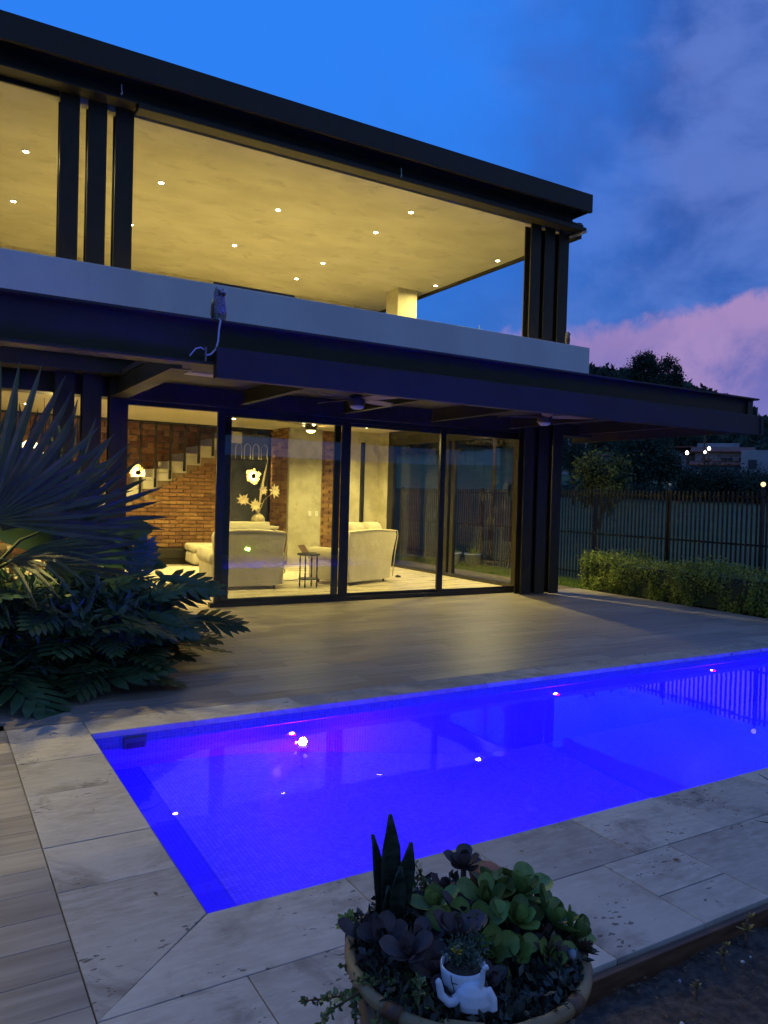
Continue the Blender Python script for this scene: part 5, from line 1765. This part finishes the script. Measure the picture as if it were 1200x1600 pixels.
# green jade-like cluster
gp = thing('green_succulent', 'big green succulent with broad rounded leaves at the right of the bowl', 'succulent', (1.33, 1.53, SZ))
for (c, n_, s_, ax) in (((-0.14, 0.03, 0.09), 11, 0.9, (-0.4, -0.5, 0.9)), ((-0.12, -0.06, 0.06), 10, 0.85, (-0.3, -0.8, 0.8)), ((0.06, 0.03, 0.13), 12, 0.95, (0.2, -0.2, 1)), ((-0.03, 0.06, 0.12), 11, 0.9, (-0.3, -0.3, 1)), ((0.09, -0.06, 0.09), 11, 0.95, (0.5, -0.4, 0.9)),
                        ((0.0, -0.03, 0.10), 11, 0.85, (-0.1, -0.5, 1)), ((-0.09, 0.0, 0.09), 10, 0.8, (-0.5, -0.4, 0.9)), ((0.02, 0.10, 0.12), 10, 0.85, (0.1, 0.2, 1)),
                        ((-0.05, -0.08, 0.06), 9, 0.75, (-0.3, -0.7, 0.8)), ((0.13, 0.04, 0.07), 9, 0.9, (0.8, 0, 0.7)), ((0.02, -0.13, 0.05), 10, 0.8, (0.1, -0.8, 0.7)), ((-0.15, 0.12, 0.10), 10, 0.85, (-0.3, 0, 1)), ((0.13, -0.10, 0.06), 10, 0.85, (0.7, -0.5, 0.7)), ((0.10, 0.10, 0.10), 10, 0.9, (0.4, 0.2, 1))):
    rosette(gp, c, jm, n_, s_, 5, 75, ax, 0.25)
    MB().tube([(c[0] * 0.6, c[1] * 0.6, 0), c], [0.012, 0.009], 7).build('stem', bark_m, gp)
# purple succulents
for (x_, y_, heads, lab) in ((1.15, 1.52, (((0, 0, 0.10), 12, 1.0), ((-0.07, 0.04, 0.08), 11, 0.9), ((0.06, 0.06, 0.11), 11, 0.85), ((-0.03, -0.07, 0.06), 10, 0.9), ((0.05, -0.04, 0.05), 9, 0.8), ((-0.10, -0.06, 0.07), 11, 0.95), ((-0.09, -0.13, 0.05), 10, 0.9), ((0.0, -0.12, 0.04), 9, 0.8), ((-0.14, 0.0, 0.09), 10, 0.9)), 'dusky purple leaved succulent in the middle of the bowl'),
                             (1.00, 1.62, (((0, 0, 0.08), 11, 0.9), ((-0.03, 0.06, 0.06), 10, 0.85), ((0.03, -0.06, 0.05), 10, 0.85), ((-0.04, -0.03, 0.03), 8, 0.8)), 'dusky purple leaved succulent at the left rim of the bowl'),
                             (1.32, 1.72, (((0, 0, 0.15), 13, 0.85), ((0.06, -0.03, 0.09), 10, 0.85), ((-0.05, 0.02, 0.08), 9, 0.75)), 'dusky purple rosette rising at the back of the bowl')):
    t_ = thing('purple_succulent', lab, 'succulent', (x_, y_, SZ), group='purple succulents in the bowl')
    for c, n_, s_ in heads:
        rosette(t_, c, pmz, n_, s_, 0, 80, (random.uniform(-.3, .3), random.uniform(-.5, 0.1), 1), 0.3)
        MB().tube([(c[0] * 0.6, c[1] * 0.6, 0), c], [0.010, 0.008], 7).build('stem', bark_m, t_)
# small rosettes
for (x_, y_, z_, me_, n_, s_, ax, lab) in ((0.975, 1.755, 0.06, grm, 22, 0.95, (-0.5, 0, 1), 'spiky bright green rosette on the left rim of the bowl'),
                                           (1.455, 1.385, 0.05, rm, 20, 0.9, (0.5, -0.2, 1), 'red tipped spiky rosette on the right rim of the bowl'),
                                           (1.36, 1.40, 0.06, rm, 18, 0.95, (0.0, -0.4, 1), 'flat reddish green rosette below the big green succulent'),
                                           (1.29, 1.36, 0.02, em, 18, 0.8, (0.1, -0.3, 1), 'blue green hen and chicks rosette near the front rim, left'),
                                           (1.34, 1.345, 0.02, em, 18, 0.75, (0.1, -0.3, 1), 'blue green hen and chicks rosette near the front rim, right'),
                                           (1.31, 1.40, 0.03, em, 18, 0.75, (0.1, -0.3, 1), 'blue green hen and chicks rosette near the front rim, rear'),
                                           (1.10, 1.40, 0.03, em, 18, 0.9, (-0.1, -0.4, 1), 'blue green rosette behind the white figure'),
                                           (1.22, 1.74, 0.05, grm, 26, 0.8, (0, 0, 1), 'fine leaved green tuft behind the purple succulent')):
    t_ = thing('small_succulent', lab, 'succulent', (x_, y_, SZ), group='small succulents in the bowl')
    rosette(t_, (0, 0, z_), me_, n_, s_, 0, 85, ax, 0.2)
    MB().tube([(0, 0, -0.01), (0, 0, z_)], 0.012, 7).build('stem', bark_m, t_)


bf_ = thing('ground_cover', 'low dark mixed ground cover filling the gaps in the bowl', 'ground cover', (PC[0], PC[1], SZ))
bf_['kind'] = 'stuff'
ang, rad = rng.uniform(0, 6.283, 4600), 0.285 * np.sqrt(rng.uniform(0, 1, 4600))
P = np.stack([rad * np.cos(ang), rad * np.sin(ang), rng.uniform(0, 1, 4600) * (0.05 + 0.05 * np.clip(np.sin(ang) * 0.5 + 0.5, 0, 1))], 1)
V, F = leaf_quads(P, 0.032, 0.018, 0.5)
quads('foliage', V, F, pmat('ground_cover_leaf', (0.03, 0.04, 0.025), (0.06, 0.06, 0.04), 20, 0.5, island=0.5), bf_)


# trailing elephant bush
def trail_plant(loc, paths, label, nm='trailing_succulent'):
    t_ = thing(nm, label, 'succulent', loc)
    sm, P = MB(), []
    for pts in paths:
        pts = [Vector(p) for p in pts]
        sm.tube(pts, [0.0045 - 0.0028 * i / (len(pts) - 1) for i in range(len(pts))], 6)
        for a, b in zip(pts[:-1], pts[1:]):
            k = max(2, int((b - a).length / 0.0065))
            for q in range(k):
                P.append(a.lerp(b, q / k))
    sm.build('stem', wood_m, t_, True)
    Pn = np.array([tuple(p) for p in P])
    Pn = np.concatenate([Pn, Pn + rng.normal(0, 0.004, Pn.shape)])
    V, F = leaf_quads(Pn, 0.019, 0.017, 0.3)
    tag(quads('foliage', V, F, tiny_m, t_), kind='stuff')
    return t_


trail_plant((0.985, 1.52, SZ), (
    [(0, 0, 0), (-0.03, 0.02, 0.04), (-0.08, 0.07, -0.005), (-0.13, 0.13, -0.04), (-0.18, 0.18, -0.06)],
    [(-0.03, 0.02, 0.04), (-0.06, 0.08, 0.03), (-0.09, 0.14, 0.03)], [(-0.08, 0.07, -0.005), (-0.09, 0.05, -0.07), (-0.10, 0.05, -0.13)],
    [(0, 0, 0), (0.0, -0.05, 0.05), (-0.02, -0.09, 0.04), (-0.05, -0.12, 0.0)], [(0, 0, 0), (0.05, -0.04, 0.06), (0.06, -0.09, 0.07)],
    [(0, 0, 0), (-0.02, -0.02, 0.06), (-0.05, -0.04, 0.05), (-0.08, -0.02, 0.0)], [(0, 0, 0), (0.03, 0.01, 0.07), (0.07, -0.02, 0.09)],
    [(-0.03, -0.05, 0.04), (-0.06, -0.06, -0.02), (-0.075, -0.07, -0.10)],
    [(0, 0, 0), (-0.04, -0.08, 0.05), (-0.03, -0.16, 0.03), (-0.04, -0.20, -0.03)], [(0.02, -0.05, 0.05), (0.0, -0.13, 0.06), (0.01, -0.19, 0.02)],
    [(-0.02, -0.02, 0.05), (-0.09, -0.06, 0.03), (-0.12, -0.08, -0.03), (-0.13, -0.09, -0.09)], [(-0.02, 0.02, 0.04), (-0.10, 0.02, 0.03), (-0.15, 0.05, -0.01), (-0.19, 0.06, -0.05)],
    [(0, 0, 0.02), (-0.06, -0.01, 0.06), (-0.11, 0.04, 0.05)], [(0.02, 0, 0.04), (0.0, -0.09, 0.09), (-0.04, -0.14, 0.07)]), 'trailing elephant bush with tiny round leaves spilling over the left rim')
trail_plant((1.17, 1.72, SZ), (
    [(0, 0, 0), (-0.01, 0.01, 0.08), (-0.03, 0.02, 0.16), (-0.045, 0.03, 0.20)], [(0, 0, 0), (0.03, 0.0, 0.09), (0.015, 0.02, 0.16), (0.0, 0.03, 0.185)],
    [(0, 0, 0), (-0.04, -0.02, 0.07), (-0.06, -0.03, 0.10)], [(0, 0, 0), (0.05, -0.02, 0.07), (0.08, -0.02, 0.10)], [(0, 0, 0), (0.02, -0.04, 0.08), (0.03, -0.06, 0.11)],
    [(0, 0, 0), (-0.03, -0.05, 0.05), (-0.05, -0.08, 0.07)]), 'upright elephant bush twigs beside the snake plant', 'upright_succulent')

# white figure pot
wf = thing('figure_planter', 'glossy white seated figure planter with raised arm on the bamboo rim', 'figurine', (1.062, 1.338, PZ + 0.018))
wf.rotation_euler = (0, 0, R(-32))
fb = MB()
fb.lathe([(0.010, 0.0), (0.038, 0.004), (0.043, 0.020), (0.036, 0.042), (0.022, 0.056), (0.008, 0.062)], n=22, sy=0.66)
fb.tube([(-0.030, 0, 0.022), (-0.052, 0, 0.014), (-0.070, 0, 0.030), (-0.076, 0, 0.058)], [0.015, 0.0115, 0.0095, 0.008], 12)
fb.lathe([(0.002, -0.009), (0.0085, 0.0), (0.002, 0.009)], (-0.0765, 0, 0.060), 12)
fb.tube([(0.010, 0, 0.050), (0.019, -0.004, 0.068), (0.021, -0.006, 0.088), (0.024, -0.008, 0.100), (0.032, -0.010, 0.104)], [0.013, 0.008, 0.0062, 0.0058, 0.0066], 12)
fb.tube([(0.030, 0, 0.045), (0.044, -0.004, 0.026), (0.046, -0.008, 0.004)], [0.014, 0.012, 0.0105], 12)
fo = fb.build('figure', white_c, wf, True)
rmod = fo.modifiers.new('remesh', 'REMESH')
rmod.mode = 'VOXEL'
rmod.voxel_size = 0.0028
rmod.use_smooth_shade = True
smod = fo.modifiers.new('smooth', 'SMOOTH')
smod.iterations = 3
wp = thing('egg_pot', 'cracked white egg shaped pot behind the white figure', 'pot', (1.077, 1.395, PZ + 0.012))
MB().lathe([(0.008, 0.0), (0.026, 0.006), (0.041, 0.022), (0.050, 0.045), (0.0525, 0.066), (0.052, 0.076), (0.049, 0.076), (0.046, 0.058), (0.01, 0.05)], n=28).build('shell', white_c, wp, True)
MB().lathe([(0.043, 0.062), (0.03, 0.069), (0.005, 0.071)], n=20).build('soil', soil_m, wp, True)
for k, pts in enumerate(([(-0.048, -0.020, 0.072), (-0.0465, -0.022, 0.055), (-0.043, -0.025, 0.046), (-0.041, -0.023, 0.03)], [(-0.0465, -0.022, 0.055), (-0.039, -0.033, 0.056)])):
    MB().tube([Vector(p) * 1.012 for p in pts], 0.0011, 5).build('crack', iron_m, wp)
yf = thing('yellow_flower', 'small bright yellow flower head above the white egg pot', 'flower', (1.063, 1.40, PZ + 0.115))
rosette(yf, (0, 0, 0), spoon(0.020, 0.009, 0.2, yel_m, point=True), 14, 1.0, 5, 80, (-0.3, -0.5, 1))
MB().tube([(0.004, 0.002, -0.036), (0, 0, 0)], 0.002, 6).build('stem', tiny_m, yf)
ef = thing('fine_succulent', 'fine bluish green tuft growing out of the white egg pot', 'succulent', (1.085, 1.40, PZ + 0.08))
V, F = leaf_quads(clump_points(900, (0.004, 0.008, 0.018), (0.042, 0.036, 0.030), 26, 0.010, 0.5), 0.016, 0.007, 0.6)
quads('foliage', V, F, pmat('fine_leaf', (0.05, 0.085, 0.05), (0.09, 0.13, 0.08), 40, 0.5, island=0.4), ef)
# terracotta pot, pebbles, gravel
tc = thing('terracotta_pot', 'small tilted terracotta pot holding a pale stone at the right rim', 'pot', (1.405, 1.395, SZ + 0.005))
MB().lathe([(0.018, 0.0), (0.026, 0.012), (0.032, 0.035), (0.028, 0.05), (0.024, 0.05), (0.02, 0.03)], n=24).xform(Matrix.Rotation(R(25), 4, 'X')).build('body', terra_m, tc, True)
ps_ = MB().lathe([(0.004, -0.014), (0.015, -0.007), (0.019, 0.001), (0.013, 0.011), (0.003, 0.014)], n=12, sy=0.8).mesh('pebble', pebble_m, True)
tag(put('stone', ps_, None, (1.407, 1.375, SZ + 0.058), (0.3, 0.2, 0.5), 0.95), 'pale bluish stone resting in the small terracotta pot', 'stone')
for i, (x_, y_, s_, lab) in enumerate(((1.245, 1.305, 0.55, 'white pebble by the front rim, left of the close pair'), (1.262, 1.31, 0.6, 'white pebble by the front rim, right of the close pair'),
                                       (1.135, 1.305, 0.6, 'glassy white pebble in the pink gravel beside the figure'), (1.44, 1.43, 0.55, 'small pale pebble on the right rim under the red tipped rosette'))):
    tag(put('pebble', ps_, None, (x_, y_, SZ + 0.012 + 0.02 * (i == 3)), (0.2 * i, 0.4, i), s_), lab, 'pebble', 'pebbles in the bowl')
tag(MB().lathe([(0.09, 0.0), (0.075, 0.012), (0.03, 0.016), (0.004, 0.017)], n=26, sy=0.6).xform(Matrix.Translation((1.165, 1.33, SZ - 0.006)) @ Matrix.Rotation(R(-30), 4, 'Z')).build('pink_gravel', pink_m, None, True),
    'patch of dull pink gravel at the front of the bowl', 'gravel', kind='stuff')
tb2 = thing('broken_pot', 'broken terracotta rim sticking up behind the purple rosette', 'pot', (1.40, 1.725, SZ))
MB().lathe([(0.03, 0), (0.042, 0.10), (0.047, 0.115), (0.044, 0.13), (0.039, 0.13)], n=20).build('body', terra_m, tb2, True)

# ================================================================== bed plants, litter, right-hand blades
for i, (x_, y_, s_, lab) in enumerate(((2.69, 1.745, 1.0, 'tallest yellow green succulent at the edge of the soil bed'), (2.50, 1.71, 0.7, 'small yellow green succulent, middle of the soil bed'),
                                       (2.26, 1.64, 0.6, 'small grey green tuft lowest in the soil bed'))):
    t_ = thing('bed_succulent', lab, 'succulent', (x_, y_, -0.075), group='succulents in the soil bed')
    rosette(t_, (0, 0, 0.07 * s_), ym, 16, 0.9 * s_, 0, 85)
    if i < 2:
        rosette(t_, (0.012, -0.008, 0.115 * s_), ym, 12, 0.7 * s_, 20, 85)
    MB().tube([(0, 0, 0), (0.004, 0, 0.11 * s_)], 0.007, 6).build('stem', bark_m, t_)
lit = MB()
for k in range(900):
    x_, y_ = random.uniform(1.3, 3.6), random.uniform(0.9, 1.79)
    s_ = random.uniform(0.004, 0.016)
    a = random.uniform(0, 6.28)
    z_ = -0.07 + random.uniform(0, 0.012)
    lit.add([(x_ + s_ * math.cos(a), y_ + s_ * math.sin(a), z_), (x_ - s_ * 0.5 * math.sin(a), y_ + s_ * 0.5 * math.cos(a), z_ + s_ * 0.5),
             (x_ - s_ * math.cos(a), y_ - s_ * math.sin(a), z_ + 0.002), (x_ + s_ * 0.5 * math.sin(a), y_ - s_ * 0.5 * math.cos(a), z_ + s_ * 0.3)], [(0, 1, 2, 3)])
tag(lit.build('leaf_litter', dead_m), 'dry leaf crumbs scattered over the dark soil bed', 'leaf litter', kind='stuff')
for k in range(12):
    put('stone', ps_, bed, (random.uniform(1.6, 3.3), random.uniform(1.1, 1.77), -0.068), (random.random(), random.random(), random.random() * 6), random.uniform(0.2, 0.5))
tag(MB().tube([(1.72, 1.66, -0.055), (1.80, 1.60, -0.05), (1.86, 1.575, -0.052)], [0.012, 0.013, 0.011], 8).build('drip_pipe', panel_m, None, True), 'short grey pipe end lying on the soil beside the bowl', 'pipe')
ag = thing('agave_plant', 'slender dark agave blades poking in from the right edge above the coping', 'agave', (3.38, 1.66, -0.075))
for tip in ((-0.38, 0.26, 0.56), (-0.37, 0.23, 0.49), (-0.31, 0.31, 0.33), (-0.30, 0.20, 0.62)):
    tv = Vector(tip)
    MB().tube([tv * q + Vector((0, 0, 0.10 * math.sin(math.pi * q))) for q in np.linspace(0, 1, 7)], [0.010, 0.011, 0.010, 0.008, 0.006, 0.004, 0.001], 5).build('blade', snake_m, ag, True)
for k in range(10):
    a = -2.2 + k * 0.36
    L = random.uniform(0.4, 0.6)
    e = R(random.uniform(35, 70))
    pts = [Vector((math.cos(a) * math.cos(e) * L * s, math.sin(a) * math.cos(e) * L * s, math.sin(e) * L * s - 0.10 * s * s)) for s in np.linspace(0, 1, 6)]
    MB().tube(pts, [0.013, 0.014, 0.012, 0.009, 0.005, 0.001], 5).build('blade', snake_m, ag, True)
leafm = MB().add([(0, 0, 0), (0.012, 0.018, 0.004), (0, 0.045, 0.006), (-0.012, 0.018, 0.003)], [(0, 1, 2, 3)]).mesh('fallen_leaf', dead_m)
FL = ((1.63, 2.66, 'dry leaf on the near coping close to the mitred corner'), (2.35, 2.62, 'dry leaf on the near coping right of the succulent bowl'), (2.9, 2.25, 'dry leaf on the outer slab row between bowl and soil bed'),
      (0.72, 3.95, 'dry leaf halfway along the left coping'), (0.80, 3.0, 'dry leaf near the lower end of the left coping'), (3.6, 2.2, 'dry leaf on the slabs at the right edge'))
for k, (x_, y_, lab) in enumerate(FL):
    o_ = put('fallen_leaf', leafm, None, (x_, y_, 0.0075), (0.05, 0.0, k * 1.7), 0.35 + 0.3 * (k % 3))
    tag(o_, lab, 'leaf', 'fallen leaves on the coping')

# green lit grass tuft on the lawn behind the camera, mirrored by the glass doors
gt = thing('garden_grass', 'tuft of ornamental grass lit by a green garden lamp, mirrored in the door glass', 'grass tuft', (7.6, 0.3, -0.07))
V, F = leaf_quads(np.array([(0, 0, 0.02)]) + rng.normal(0, 0.10, (260, 3)) * np.array((1, 1, 0.05)), 0.62, 0.02, 2.4)
quads('foliage', V, F, grass_m, gt)
MB().lathe([(0.05, 0), (0.06, 0.04), (0.05, 0.06)], (0.0, 0.30, 0), 14).build('lamp_body', iron_m, gt)
MB().lathe([(0.045, 0.061), (0.03, 0.068)], (0.0, 0.30, 0), 14).build('lamp_lens', green_e, gt)
lamp('light_source', gt, (0, 0.22, 0.12), 22, (0.45, 1.0, 0.10), 0.05, typ='POINT')
